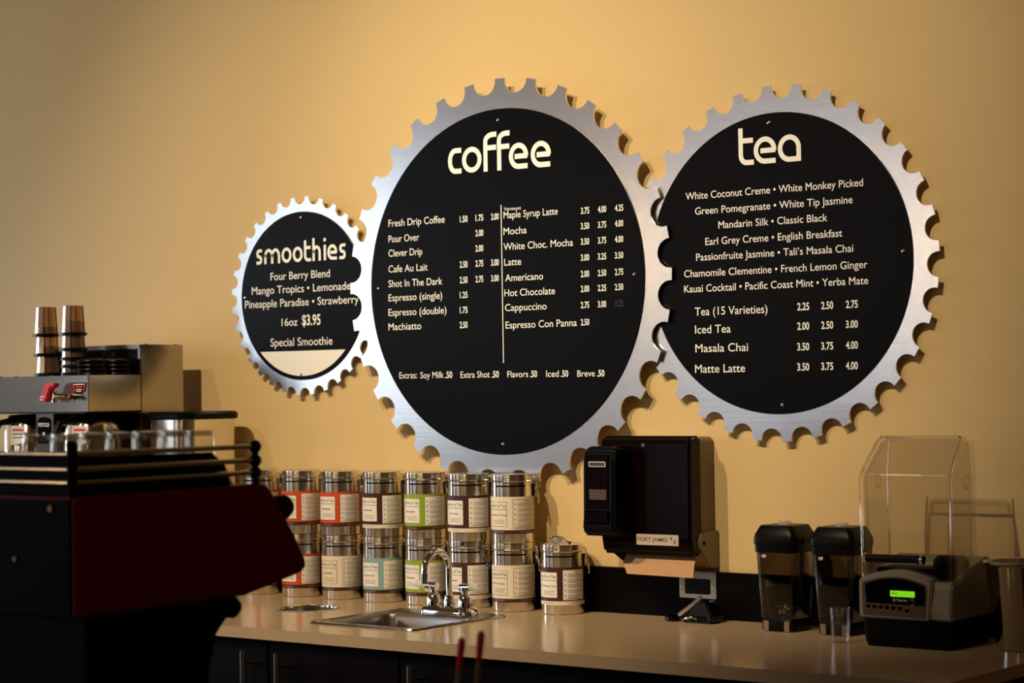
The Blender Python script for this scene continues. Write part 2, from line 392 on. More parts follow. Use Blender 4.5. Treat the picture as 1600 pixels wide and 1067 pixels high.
for s in (-1, 1):
    hx = FX + s*.045
    b = MB().lathe([(.0165, .014), (.0165, .032), (.012, .042), (.007, .047), (.007, .052), (.010, .055), (.010, .062), (.004, .065)], 20, (hx, FY, FZ)).build('valve', M['chrome'], t)
    MB().cyl((hx-s*.010, FY, FZ+.060), (hx+s*.018, FY-.003, FZ+.062), .0092, .0085, 16).build('lever_hub', M['chrome'], b)
    MB().tube([(hx+s*.018, FY-.003, FZ+.062), (hx+s*.024, FY-.004, FZ+.0625), (hx+s*.040, FY-.006, FZ+.064), (hx+s*.046, FY-.007, FZ+.064)], [.0075, .0085, .0088, .006], 12).build('lever', M['acrylic_lever'], b)

# ------------------------------------------------------------------ gear menu signs
SIGN = {'s': (-.644, 1.6509, .2108, .2482, 4.607, .016),
        'c': (0.0, 1.6586, .400, .4701, .40, .028),
        't': (.7258, 1.6662, .3176, .3749, -2.65, .015)}
SLAB = {'s': 'small gear-shaped smoothies menu sign with brushed metal teeth and black disc',
        'c': 'largest gear-shaped coffee menu sign with price columns on a black disc',
        't': 'gear-shaped tea menu sign with brushed metal teeth, rightmost on the wall'}
SIGNOBJ, PANEL = {}, {}
for g, (cx, cz, rb, ro, ph, gap) in SIGN.items():
    t = thing('menu_sign', SLAB[g], 'sign', (cx, 0, cz), 'gear menu signs on the wall')
    N = 32; rn = ro * .0690; rc = ro * .9965
    pts = []
    for k in range(N):
        a = R(ph) + 2*PI*(k+.5)/N            # notch direction, clockwise from the top
        d = Vector((math.sin(a), math.cos(a))); e = Vector((math.cos(a), -math.sin(a))); c0 = d * rc
        for q in range(13):
            f = R(-92 + 184*q/12)
            p = c0 - d*rn*math.cos(f) + e*rn*math.sin(f)
            pts.append((cx + p.x, cz + p.y))
    MB().prism(pts, 'y', -gap-.005, -gap).build('gear_plate', M['alu'], t, smooth=False)
    pn = MB().prism([(cx + rb*math.cos(2*PI*i/128), cz + rb*math.sin(2*PI*i/128)) for i in range(128)], 'y', -gap-.0078, -gap-.005).build('panel', M['acrylic'], t)
    yf = -gap-.0078
    for a in (0, 90, 180, 270):
        a += {'s': 1, 'c': 0, 't': -2}[g]
        p = (cx + rb*.937*math.sin(R(a)), cz + rb*.937*math.cos(R(a)))
        sc = MB(); n = 14
        rings = [[(p[0]+r_*math.cos(2*PI*i/n), yf-y_, p[1]+r_*math.sin(2*PI*i/n)) for i in range(n)] for r_, y_ in ((.0040, 0), (.0038, .0012), (.0022, .0021))]
        sc.loft(rings).build('screw', M['chrome'], t)
        q = (cx + rb*.55*math.sin(R(a+45)), cz + rb*.55*math.cos(R(a+45)))
        MB().cyl((q[0], -gap, q[1]), (q[0], 0, q[1]), .006, n=12).build('standoff', M['satin'], t)
    SIGNOBJ[g], PANEL[g] = t, pn
def sign_y(g): return -SIGN[g][5] - .0082
TEXT = [
    ('s', 'Four Berry Blend', -0.1064, 0.0979, 0.0429, 0.0191, 'r'),
    ('s', 'Mango Tropics • Lemonade', -0.1734, 0.1658, 0.0092, 0.0193, 'r'),
    ('s', 'Pineapple Paradise • Strawberry', -0.1988, 0.1921, -0.0248, 0.0193, 'r'),
    ('s', '16oz', -0.0696, -0.015, -0.0739, 0.019, 'r'),
    ('s', '$3.95', 0.0009, 0.0639, -0.0738, 0.0252, 'b'),
    ('s', 'Special Smoothie', -0.1095, 0.1032, -0.1245, 0.0202, 'r'),
    ('c', 'Fresh Drip Coffee', -0.3412, -0.1649, 0.1464, 0.0167, 'r'),
    ('c', 'Pour Over', -0.3419, -0.2449, 0.1085, 0.0167, 'r'),
    ('c', 'Clever Drip', -0.3425, -0.2358, 0.0741, 0.0167, 'r'),
    ('c', 'Cafe Au Lait', -0.3433, -0.2201, 0.0361, 0.0167, 'r'),
    ('c', 'Shot In The Dark', -0.3439, -0.1754, 0.0007, 0.0167, 'r'),
    ('c', 'Espresso (single)', -0.3446, -0.1761, -0.0331, 0.0167, 'r'),
    ('c', 'Espresso (double)', -0.3452, -0.1639, -0.0685, 0.0167, 'r'),
    ('c', 'Machiatto', -0.3459, -0.2424, -0.1029, 0.0167, 'r'),
    ('c', 'Vermont', 0.0123, 0.0625, 0.1625, 0.0082, 'r'),
    ('c', 'Maple Syrup Latte', 0.0114, 0.1672, 0.1447, 0.016, 'r'),
    ('c', 'Mocha', 0.0106, 0.0778, 0.1073, 0.016, 'r'),
    ('c', 'White Choc. Mocha', 0.0099, 0.2087, 0.0716, 0.016, 'r'),
    ('c', 'Latte', 0.0111, 0.0606, 0.036, 0.016, 'r'),
    ('c', 'Americano', 0.0134, 0.1226, -0.0004, 0.016, 'r'),
    ('c', 'Hot Chocolate', 0.0103, 0.1559, -0.0351, 0.016, 'r'),
    ('c', 'Cappuccino', 0.0115, 0.1314, -0.069, 0.016, 'r'),
    ('c', 'Espresso Con Panna', 0.0125, 0.2156, -0.1092, 0.016, 'r'),
    ('c', '1.50', -0.1192, -0.0957, 0.144, 0.0143, 'b'),
    ('c', '1.75', -0.0717, -0.0485, 0.1441, 0.0142, 'b'),
    ('c', '2.00', -0.0254, -0.0025, 0.1441, 0.0141, 'b'),
    ('c', '2.00', -0.0724, -0.0492, 0.1087, 0.0142, 'b'),
    ('c', '2.00', -0.0731, -0.0499, 0.0729, 0.0142, 'b'),
    ('c', '2.50', -0.1212, -0.0978, 0.0377, 0.0143, 'b'),
    ('c', '2.75', -0.0738, -0.0506, 0.0378, 0.0142, 'b'),
    ('c', '3.00', -0.0275, -0.0046, 0.0378, 0.0141, 'b'),
    ('c', '2.50', -0.1219, -0.0985, 0.0012, 0.0143, 'b'),
    ('c', '2.75', -0.0745, -0.0513, 0.0013, 0.0142, 'b'),
    ('c', '3.00', -0.0282, -0.0053, 0.0014, 0.0141, 'b'),
    ('c', '1.25', -0.1226, -0.0992, -0.0336, 0.0143, 'b'),
    ('c', '1.75', -0.1233, -0.0998, -0.069, 0.0143, 'b'),
    ('c', '2.50', -0.124, -0.1005, -0.1039, 0.0143, 'b'),
    ('c', '3.75', 0.2317, 0.2549, 0.1418, 0.0137, 'b'),
    ('c', '4.00', 0.2786, 0.3015, 0.142, 0.0136, 'b'),
    ('c', '4.25', 0.3249, 0.3475, 0.1421, 0.0135, 'b'),
    ('c', '3.50', 0.231, 0.2542, 0.1073, 0.0137, 'b'),
    ('c', '3.75', 0.2779, 0.3008, 0.1075, 0.0136, 'b'),
    ('c', '4.00', 0.3242, 0.3468, 0.1077, 0.0135, 'b'),
    ('c', '3.50', 0.2303, 0.2535, 0.0725, 0.0137, 'b'),
    ('c', '3.75', 0.2772, 0.3001, 0.0727, 0.0136, 'b'),
    ('c', '4.00', 0.3235, 0.3461, 0.0729, 0.0135, 'b'),
    ('c', '3.00', 0.2296, 0.2528, 0.0367, 0.0137, 'b'),
    ('c', '3.25', 0.2764, 0.2994, 0.0369, 0.0136, 'b'),
    ('c', '3.50', 0.3227, 0.3454, 0.0371, 0.0135, 'b'),
    ('c', '2.00', 0.2288, 0.252, -0.0, 0.0137, 'b'),
    ('c', '2.50', 0.2757, 0.2986, 0.0001, 0.0136, 'b'),
    ('c', '2.75', 0.322, 0.3446, 0.0003, 0.0135, 'b'),
    ('c', '2.00', 0.2282, 0.2514, -0.0334, 0.0137, 'b'),
    ('c', '2.25', 0.275, 0.2979, -0.0332, 0.0136, 'b'),
    ('c', '2.50', 0.3213, 0.344, -0.033, 0.0135, 'b'),
    ('c', '2.75', 0.2274, 0.2506, -0.0696, 0.0137, 'b'),
    ('c', '3.00', 0.2743, 0.2972, -0.0694, 0.0136, 'b'),
    ('c', '3.25', 0.3206, 0.3432, -0.0693, 0.0135, 'd'),
    ('c', '2.50', 0.2267, 0.2499, -0.1082, 0.0137, 'b'),
    ('c', 'Extras:', -0.3133, -0.2578, -0.2195, 0.0151, 'r'),
    ('c', 'Soy Milk', -0.2473, -0.1752, -0.22, 0.015, 'r'),
    ('c', '.50', -0.1707, -0.1489, -0.2204, 0.0148, 'b'),
    ('c', 'Extra Shot', -0.124, -0.0366, -0.2209, 0.0148, 'r'),
    ('c', '.50', -0.031, -0.0094, -0.2213, 0.0146, 'b'),
    ('c', 'Flavors', 0.0152, 0.0755, -0.2218, 0.0145, 'r'),
    ('c', '.50', 0.081, 0.1014, -0.2221, 0.0144, 'b'),
    ('c', 'Iced', 0.1272, 0.1628, -0.2224, 0.0143, 'r'),
    ('c', '.50', 0.1687, 0.1893, -0.2227, 0.0142, 'b'),
    ('c', 'Breve', 0.2145, 0.2631, -0.2231, 0.0141, 'r'),
    ('c', '.50', 0.2689, 0.2895, -0.2234, 0.014, 'b'),
    ('t', 'White Coconut Creme • White Monkey Picked', -0.2224, 0.2095, 0.148, 0.0155, 'r'),
    ('t', 'Green Pomegranate • White Tip Jasmine', -0.1987, 0.1846, 0.1145, 0.0154, 'r'),
    ('t', 'Mandarin Silk • Classic Black', -0.1401, 0.1252, 0.0813, 0.0153, 'r'),
    ('t', 'Earl Grey Creme • English Breakfast', -0.1738, 0.1593, 0.0473, 0.0154, 'r'),
    ('t', 'Passionfruite Jasmine • Tali’s Masala Chai', -0.1981, 0.1839, 0.0147, 0.0154, 'r'),
    ('t', 'Chamomile Clementine • French Lemon Ginger', -0.2296, 0.2159, -0.0199, 0.0155, 'r'),
    ('t', 'Kauai Cocktail • Pacific Coast Mint • Yerba Mate', -0.2303, 0.2167, -0.0528, 0.0155, 'r'),
    ('t', 'Tea (15 Varieties)', -0.2038, -0.0221, -0.1037, 0.0173, 'r'),
    ('t', 'Iced Tea', -0.2041, -0.1138, -0.1423, 0.0173, 'r'),
    ('t', 'Masala Chai', -0.2039, -0.0714, -0.1829, 0.0173, 'r'),
    ('t', 'Matte Latte', -0.2058, -0.0798, -0.2273, 0.0173, 'r'),
    ('t', '2.25', 0.05, 0.0786, -0.1008, 0.015, 'b'),
    ('t', '2.50', 0.107, 0.1351, -0.1004, 0.0149, 'b'),
    ('t', '2.75', 0.1645, 0.1922, -0.1, 0.0148, 'b'),
    ('t', '2.00', 0.0492, 0.0777, -0.1416, 0.015, 'b'),
    ('t', '2.50', 0.1061, 0.1343, -0.1412, 0.0149, 'b'),
    ('t', '3.00', 0.1636, 0.1913, -0.1409, 0.0148, 'b'),
    ('t', '3.50', 0.0483, 0.0768, -0.1845, 0.015, 'b'),
    ('t', '3.75', 0.1052, 0.1334, -0.1842, 0.0149, 'b'),
    ('t', '4.00', 0.1627, 0.1904, -0.1839, 0.0148, 'b'),
    ('t', '3.50', 0.0474, 0.0759, -0.2266, 0.015, 'b'),
    ('t', '3.75', 0.1043, 0.1325, -0.2263, 0.0149, 'b'),
    ('t', '4.00', 0.1618, 0.1895, -0.226, 0.0148, 'b'),
]

for g, body, x0, x1, z, cap, kind in TEXT:
    cx, cz = SIGN[g][:2]
    ob = lettering('price' if kind in 'bd' else 'menu_line', body, cx+x0, cx+x1, cz+z, cap, sign_y(g), M['faint'] if kind == 'd' else M['white'], PANEL[g], {'r': 0.003, 'b': .020, 'd': .015}[kind])
# divider of the coffee list and the blank white field of the smoothies sign
MB().box(.0032, .0056, sign_y('c'), sign_y('c')+.0003, 1.6586-.188, 1.6586+.177).build('divider', M['white'], PANEL['c'], smooth=False)
cx, cz = SIGN['s'][:2]; rs = .2005; a0 = math.asin(.1375/rs)
seg = [(cx + rs*math.cos(a), cz + rs*math.sin(a)) for a in [-PI + a0 + (PI-2*a0)*k/40 for k in range(41)]]
MB().prism(seg, 'y', sign_y('s'), sign_y('s')+.0003).build('blank_field', M['white'], PANEL['s'], smooth=False)

# title lettering drawn with a round-cornered stroke
def arc(cx_, cy_, rx, ry, a0_, a1_, n=12):
    return [(cx_ + rx*math.cos(R(a0_+(a1_-a0_)*k/n)), cy_ + ry*math.sin(R(a0_+(a1_-a0_)*k/n))) for k in range(n+1)]
def glyph(ch, w, h, s):
    """centre lines of a letter in a box w wide, x-height h, stroke s (outer box)"""
    q = s/2; l, r_, b, t_ = q, w-q, q, h-q; mx, my = w/2, h/2; rx, ry = (r_-l)/2, (t_-b)/2
    if ch == 'c': return [([(w, t_)] + arc(l+rx*1.15, my, rx*1.15, ry, 90, 270, 20) + [(w, b)], False)]
    if ch == 'o': return [(arc(mx, my, rx, ry, 0, 345, 30), True)]
    if ch == 'e': return [(arc(mx, my, rx, ry, -4, 270, 28) + [(w*.96, b)], False), ([(w*.30, my*.97), (w*.96, my*.97)], False)]
    if ch == 's': return [([(w, t_)] + arc(l+rx*.8, h*.73, rx*.8, t_-h*.73, 90, 180, 6) + arc(l+rx*.8, h*.70, rx*.8, h*.70-my, 180, 270, 6)[1:] + arc(r_-rx*.8, h*.30, rx*.8, my-h*.30, 90, 0, 6) + arc(r_-rx*.8, h*.27, rx*.8, h*.27-b, 0, -90, 6)[1:] + [(0, b)], False)]
    if ch == 'm':
        k = (r_-l)/4
        return [([(l, 0), (l, t_-k)] + arc(l+k, t_-k*1.3, k, k*1.3, 180, 0, 12) + [(mx, 0)], False), ([(mx, h*.5), (mx, t_-k)] + arc(mx+k, t_-k*1.3, k, k*1.3, 180, 0, 12) + [(r_, 0)], False)]
    if ch == 't': return [([(l, h*1.38), (l, h*.38)] + arc(l+rx*1.1, h*.38, rx*1.1, h*.38-b, 180, 270, 8) + [(w, b)], False), ([(l, t_), (w*.97, t_)], False)]
    if ch == 'h': return [([(l, h*1.48), (l, 0)], False), ([(l, h*.5), (l, h*.6)] + arc(mx, t_-rx*1.2, rx, rx*1.2, 180, 0, 12) + [(r_, 0)], False)]
    if ch == 'i': return [([(mx, 0), (mx, h)], False), ([(mx, h*1.22), (mx, h*1.22+s*1.05)], False)]
    if ch == 'f':
        l = q; return [([(l, 0), (l, h*1.15)] + arc(l+w*.55, h*1.15, w*.55, h*1.50-q-h*1.15, 180, 90, 10) + [(w, h*1.50-q)], False), ([(l, t_), (w*.97, t_)], False)]
    if ch == 'a': return [(arc(mx, my, rx, ry, 0, 270, 26) + [(r_, b)], False), ([(r_, my), (r_, 0)], False)]
def stroke(mb, pts, closed, s, y, ox, oz):
    n = len(pts); L, Rr = [], []
    for i, p in enumerate(pts):
        a = pts[i-1] if (i > 0 or closed) else p
        b = pts[(i+1) % n] if (i < n-1 or closed) else p
        d1 = Vector(p)-Vector(a); d2 = Vector(b)-Vector(p)
        if d1.length < 1e-7: d1 = d2
        if d2.length < 1e-7: d2 = d1
        t1 = d1.normalized(); t2 = d2.normalized(); tt = (t1+t2)
        tt = tt.normalized() if tt.length > 1e-6 else t1
        nn = Vector((-tt.y, tt.x)); k = min(1/max(.5, nn.dot(Vector((-t1.y, t1.x)))), 1.5)
        L.append((ox+p[0]+nn.x*s/2*k, y, oz+p[1]+nn.y*s/2*k)); Rr.append((ox+p[0]-nn.x*s/2*k, y, oz+p[1]-nn.y*s/2*k))
    m = n if closed else n-1
    mb._add(L+Rr, [(i, (i+1) % n, n+(i+1) % n, n+i) for i in range(m)])
TITLE = {'s': ('smoothies', .0385, .0078, [(-.1555,-.1354,.0852),(-.1279,-.0718,.0851),(-.0667,-.0324,.0851),(-.028,.006,.0851),(.011,.0347,.085),(.0397,.0682,.085),(.0775,.086,.085),(.0902,.1233,.085),(.1303,.1512,.085)]),
         'c': ('coffee', .0605, .0120, [(-.1524,-.1116,.2585),(-.1097,-.051,.258),(-.0454,-.0062,.2573),(-.005,.0326,.2568),(.0295,.0856,.2561),(.0928,.1504,.255)]),
         't': ('tea', .0575, .0108, [(-.0862,-.0488,.2117),(-.0488,.0067,.2114),(.0102,.0658,.2108)])}
for g, (word, h, s, boxes) in TITLE.items():
    cx, cz = SIGN[g][:2]
    for ch, (x0, x1, z) in zip(word, boxes):
        mb = MB()
        for q, (pts, closed) in enumerate(glyph(ch, x1-x0, h, s)): stroke(mb, pts, closed, s, sign_y(g)-.00025*q, cx+x0, cz+z)
        mb.build('title_letter', M['white'], PANEL[g], smooth=False)

# ------------------------------------------------------------------ tea canisters
RCAN, HCAN = .0486, .1540
def wrap(r_):
    return lambda x, z: (r_*math.sin(x/r_), -r_*math.cos(x/r_), z)
def band(name, m, parent, a0_, a1_, z0, z1, r_, n=28, uvs=None):
    me = bpy.data.meshes.new(name); vs_, fs, uv = [], [], []
    for k in range(n+1):
        a = R(a0_ + (a1_-a0_)*k/n)
        for z in (z0, z1): vs_.append((r_*math.sin(a), -r_*math.cos(a), z)); uv.append((a*r_/.0095, z/.0115))
    for k in range(n): fs.append((2*k, 2*k+2, 2*k+3, 2*k+1))
    me.from_pydata(vs_, [], fs); lay = me.uv_layers.new(name='UVMap')
    for lp in me.loops: lay.data[lp.index].uv = uv[lp.vertex_index]
    for p in me.polygons: p.use_smooth = True
    return link(name, me, m, parent)
LB = [0]
def strips(name, m, parent, rows, r_):
    mb = MB()
    for a0_, a1_, z, h in rows:
        n = max(2, int(abs(a1_-a0_)/5)); P = []
        for k in range(n+1):
            a = R(a0_+(a1_-a0_)*k/n); P += [(r_*math.sin(a), -r_*math.cos(a), z), (r_*math.sin(a), -r_*math.cos(a), z+h)]
        mb._add(P, [(2*k, 2*k+2, 2*k+3, 2*k+1) for k in range(n)])
    return mb.build(name, m, parent)
def canister(colour, label, flavour, loc, turn, clasp):
    t = thing('tea_canister', label, 'canister', (0,0,0), 'stainless tea canisters on the worktop')
    MB().lathe([(.046, 0), (.0478, .0012), (RCAN-.0004, .003), (RCAN-.0004, .126), (RCAN-.0008, .1265), (RCAN-.0008, .128), (RCAN-.0004, .1285), (RCAN-.0004, .1365), (RCAN-.004, .138)], 48).build('body', M['steel'], t)
    lid = MB().lathe([(RCAN-.004, .1365), (RCAN+.0012, .1375), (RCAN+.0022, .139), (RCAN+.0012, .1405), (RCAN-.0004, .1412), (RCAN-.0004, .1432), (RCAN+.0008, .1442), (RCAN+.0008, .1475), (RCAN-.0006, .1482), (RCAN-.0006, .1500), (RCAN+.0004, .1508), (RCAN+.0002, .1535), (RCAN-.0020, .1540), (RCAN-.0045, .1532)], 48, cap1=False).build('lid', M['steel'], t)
    MB().lathe([(RCAN-.0045, .1530), (.001, .1534)], 40, cap0=False).build('lid_window', M['lidclear'], lid)
    band('date_slot', M['matte'], t, -50, 38, .1268, .1298, RCAN+.0002, 14)
    LBL = band('label', LAB[colour], t, -128, 128, .030 , .1045, RCAN+.00015, 48)
    stripe = colour == 'brown'
    band('label_stripe', M['cream'] if stripe else LAB['brown'], t, -128, 128, .0215, .030, RCAN+.00015, 48)
    r_ = RCAN + .0004; lp, rp = (-82, -16), (0, 66)
    a = band('print_panel', M['paper'] if colour != 'cream' else M['cream'], LBL, *lp, .038, .0935, r_, 18)
    b = band('print_panel', M['paper'] if colour != 'cream' else M['cream'], LBL, *rp, .033, .0985, r_, 18)
    r3 = r_ + .0003
    fr = [(lp[0], lp[1], .0755, .0009)]
    if colour == 'cream':
        for (q0, q1), z0, z1 in ((lp, .038, .0935), (rp, .033, .0985)):
            fr += [(q0, q1, z0, .0006), (q0, q1, z1-.0006, .0006), (q1-.8, q1, z0, z1-z0), (q0, q0+.8, z0, z1-z0)]
    strips('rule', M['ink'], LBL, fr, r3)
    fine = [(-62+3*k % 5, -22-4*(k % 2), .0515-.0036*k, .0011) for k in range(3)]
    for gq in range(5):
        for k in range(3): fine.append((rp[0]+13, rp[1]-6-7*((gq+k) % 2), .0890-.0115*gq-.0030*k, .0010))
        fine.append((rp[0]+4, rp[0]+7.5, .0865-.0115*gq, .0034))
    fine.append((rp[0]+30, rp[1]-16, .0940, .0012)); fine.append((rp[0]+4, rp[1]-20, .0355, .0011))
    strips('fine_print', M['inkfine'], LBL, fine, r3)['kind'] = 'stuff'
    for q in ((-60, -25), (18, 60)): strips('stripe_print', M['inkfine'], LBL, [(*q, .0252, .0012)], RCAN+.0003)
    if True:
        f = wrap(r3); k = r3*PI/180
        lettering('brand_lettering', 'the Art of Tea', -74*k, -19*k, .0815, .0062, 0, M['ink'], LBL, 0.0, f)
        if flavour: lettering('flavour_lettering', flavour, (-45-2.0*len(flavour))*k, (-45+1.45*len(flavour))*k, .0615, .0044, 0, M['ink'], LBL, 0.0, f)
        else: strips('flavour_print', M['inkfine'], LBL, [(-66, -30, .0620, .0032)], r3)
    cl = MB().box(-.007, .007, -RCAN-.0045, -RCAN+.001, .104, .133).build('clasp', M['chrome'], t, bevel=.001)
    y = -RCAN
    for sx in (-.0075, .0075):
        MB().tube([(sx, y-.004, .118), (sx, y-.0065, .130), (sx, y-.004, .1445), (sx*.9, y+.001, .1475)], .0011, 8).build('bail_wire', M['chrome'], cl)
    MB().tube([(-.006, y-.005, .124), (-.005, y-.010, .112), (-.0035, y-.0115, .100), (0, y-.0118, .095), (.0035, y-.0115, .100), (.005, y-.010, .112), (.006, y-.005, .124)], .0014, 8).build('lever', M['chrome'], cl)
    MB().tube([(.0045*math.cos(2*PI*i/14), y-.0120, .0925+.0045*math.sin(2*PI*i/14)) for i in range(14)], .0011, 8, True).build('pull_ring', M['chrome'], cl)
    cl.rotation_euler.z = R(clasp)
    hg = MB().box(-.006, .006, -RCAN-.003, -RCAN+.001, .122, .146).build('hinge', M['chrome'], t, bevel=.001)
    hg.rotation_euler.z = R(clasp-180)
    t.location = loc
    t.rotation_euler.z = math.atan2(CAM.x-loc[0], -(CAM.y-loc[1])) + R(turn)
    return t
XS = [-.7487, -.6111, -.4771, -.3431, -.2098, -.0747, .0603, .1927]
YS = [-.0754, -.0713, -.0705, -.0705, -.0705, -.0732, -.0831, -.0746]
ZB, ZT = ZC+.0002, ZC+.0002+HCAN+.0002
low = [('orange', 'steel tea canister with orange label, bottom row, half hidden behind the maroon espresso machine', None, 0, 70),
       ('orange', 'steel tea canister with orange label, bottom row, behind the waste ring', None, 0, 78),
       ('cream', 'steel tea canister with cream label, bottom row, left of the blue one', None, 2, 76),
       ('blue', 'steel tea canister with pale blue label, bottom row', 'Mandarin Silk', 1, 80),
       ('green', 'steel tea canister with green label, bottom row behind the faucet', None, -3, 84),
       ('brown', 'steel tea canister with dark brown label, bottom row right of the faucet', None, -6, 52),
       ('cream', 'steel tea canister with cream label, bottom row, rightmost of the stacked ones', 'Earl Grey Creme', 0, 78),
       ('brown', 'single steel tea canister with dark brown label standing apart with a scoop on its lid', 'Tali’s Masala Chai', 1, 76)]
top = [('orange', 'steel tea canister in the top row, mostly hidden behind the espresso machine rail', None, 0, 74),
       ('orange', 'steel tea canister with orange label, top row, beside the espresso machine', None, 1, 80),
       ('orange', 'steel tea canister with orange label, top row, third from the left, on a cream-label one', None, 0, 72),
       ('brown', 'steel tea canister with dark brown label, top row, on the blue-label one', None, -1, 80),
       ('green', 'steel tea canister with green label, top row', None, 0, 74),
       ('brown', 'steel tea canister with dark brown label, top row, below the coffee sign centre', 'Yerba Mate', 0, 80),
       ('cream', 'steel tea canister with cream label at the right end of the top row', 'White Coconut Creme', 1, 78)]
for i, a in enumerate(low): canister(a[0], a[1], a[2], (XS[i], YS[i], ZB), a[3], a[4])
for i, a in enumerate(top): canister(a[0], a[1], a[2], (XS[i]+(.001, .002, -.002, .001, .002, .011, .004)[i], YS[i]-(0, 0, 0, 0, .002, .0140, .0050)[i], ZT), a[3], a[4])
# scoop lying on the single canister
sx, sy, sz = XS[7]-.012, YS[7]-.004, ZB+HCAN+.0008
t = thing('measuring_scoop', 'small steel measuring scoop lying on the lid of the single canister', 'scoop', (sx, sy, sz))
bowl = [(.005, .0002), (.011, .0025), (.0155, .0075), (.0170, .0145), (.0162, .0145), (.0145, .008), (.010, .004), (.003, .002)]
MB().lathe(bowl, 24, (sx, sy, sz)).build('bowl', M['chrome'], t)
dx, dy = .78, -.30
MB().tube([(sx+dx*.016, sy+dy*.016, sz+.0140), (sx+dx*.030, sy+dy*.030, sz+.013), (sx+dx*.050, sy+dy*.050, sz+.006), (sx+dx*.066, sy+dy*.066, sz+.0036)], [.0026, .0028, .0030, .0036], 10).build('handle', M['chrome'], t)

# ------------------------------------------------------------------ paper towel dispenser, soap dispenser, outlet
TX0, TX1, TZ0, TZ1 = .322, .556, 1.049, 1.3045
t = thing('towel_dispenser', 'glossy black wall-mounted paper towel dispenser with a beige back housing', 'dispenser', ((TX0+TX1)/2, 0, TZ0))
MB().prism(rrect(TX0+.004, TX1-.006, TZ0+.01, TZ1-.003, .012), 'y', -.060, -.0003).build('housing', M['beige'], t, bevel=.004)
MB().prism([(-.0605, TZ1), (-.095, TZ1), (-.104, TZ1-.010), (-.108, 1.09), (-.100, TZ0+.004), (-.092, TZ0), (-.0605, TZ0)], 'x', TX0, TX1).build('cover', M['smokecover'], t, bevel=.006, seg=3)
MB().prism([(TX0+.004, TZ0-.0005), (TX1-.020, TZ0-.0005), (TX1-.020, 1.022), (TX0+.045, 1.022)], 'y', -.0680, -.0605).build('chin', M['matte'], t)
# side bracket: a bevelled beige cheek at the lower right
MB().prism([(-.002, 1.100), (-.072, 1.096), (-.080, 1.080), (-.078, 1.066), (-.040, 1.022), (-.002, 1.018)], 'x', TX1-.0055, TX1+.004).build('bracket', M['beige'], t, bevel=.002)
MB().cyl((TX1+.004, -.062, 1.075), (TX1+.006, -.062, 1.075), .004, n=12).build('screw', M['matte'], t)
MB().cyl((.439, -.1035, 1.2855), (.439, -.1090, 1.2855), .0048, .0042, 16).build('lock', M['chrome'], t)
pl = MB().prism(rrect(.4182, .5262, 1.0712, 1.0945, .002), 'y', -.1092, -.1066).build('name_plate', M['plate'], t)
lettering('lettering', 'FORT JAMES', .4215, .4985, 1.0795, .0080, -.1094, M['ink'], pl, .012)
for (ax, az, bx, bz) in ((.5055, 1.0895, .510, 1.0835), (.510, 1.0895, .5055, 1.0835), (.5145, 1.0830, .519, 1.0760), (.519, 1.0830, .5145, 1.0760)):
    MB().tube([(ax, -.1093, az), (bx, -.1093, bz)], .0008, 6).build('emblem', M['ink'], pl)
pp = MB().loft([[(.366, -.072, 1.0465), (.545, -.072, 1.0465), (.545, -.0715, 1.0465), (.366, -.0715, 1.0465)],
                [(.372, -.095, 1.030), (.556, -.095, 1.030), (.556, -.0945, 1.0305), (.372, -.0945, 1.0305)],
                [(.398, -.118, 1.0085), (.568, -.120, 1.0065), (.568, -.1195, 1.0060), (.398, -.1175, 1.0080)]])
tag(pp.build('paper_towel', M['towel'], smooth=False), 'brown kraft paper towel hanging out of the black dispenser', 'paper towel')
# soap dispenser
GX0, GX1, GZ0, GZ1 = .322, .405, 1.090, 1.2825
t = thing('soap_dispenser', 'small black soap dispenser with a dark window at the left of the towel dispenser', 'dispenser', ((GX0+GX1)/2, -.11, GZ0))
MB().prism([(-.1095, GZ1), (-.150, GZ1+.001), (-.166, GZ1-.008), (-.171, GZ1-.03), (-.173, 1.135), (-.176, 1.110), (-.170, GZ0+.004), (-.160, GZ0), (-.1095, GZ0+.008)], 'x', GX0, GX1).build('housing', M['black'], t, bevel=.007, seg=3)
wn_ = MB().prism(rrect(GX0+.011, GX1-.014, 1.150, 1.266, .004), 'y', -.1745, -.1715).build('window', M['smokecover'], t)
MB().prism(rrect(GX0+.020, GX1-.018, 1.1700, 1.1920, .002), 'y', -.1749, -.1744).build('soap_bag', M['brown'], wn_)
st = MB().prism(rrect(GX0+.020, GX1-.019, 1.2405, 1.2515, .002), 'y', -.1750, -.1744).build('sticker', M['white'], wn_)
MB().prism(rrect(GX0+.0215, GX1-.0205, 1.2418, 1.2502, .0015), 'y', -.1753, -.1750).build('sticker_print', M['ink'], st)
MB().box(GX0+.008, GX1-.011, -.1790, -.1735, 1.118, 1.146).build('push_bar', M['gloss'], t, bevel=.003)
# outlet
t = thing('wall_outlet', 'double wall outlet with a steel cover plate in the black splashback', 'outlet', (.5165, -.0205, .953))
MB().prism(rrect(.4695, .5636, .9530, 1.0110, .003), 'y', -.0225, -.0206).build('cover_plate', M['satin'], t)
rc_ = MB().prism(rrect(.4850, .5475, .9620, .9950, .003), 'y', -.0255, -.0225).build('socket', M['black'], t, bevel=.0008)
for x in (.494, .500, .530, .536): MB().box(x, x+.002, -.0260, -.0254, .974, .984).build('slot', M['matte'], rc_)
for x in (.4755, .5568): MB().cyl((x, -.0225, .979), (x, -.0242, .979), .0034, .0026, 14).build('screw', M['chrome'], t)
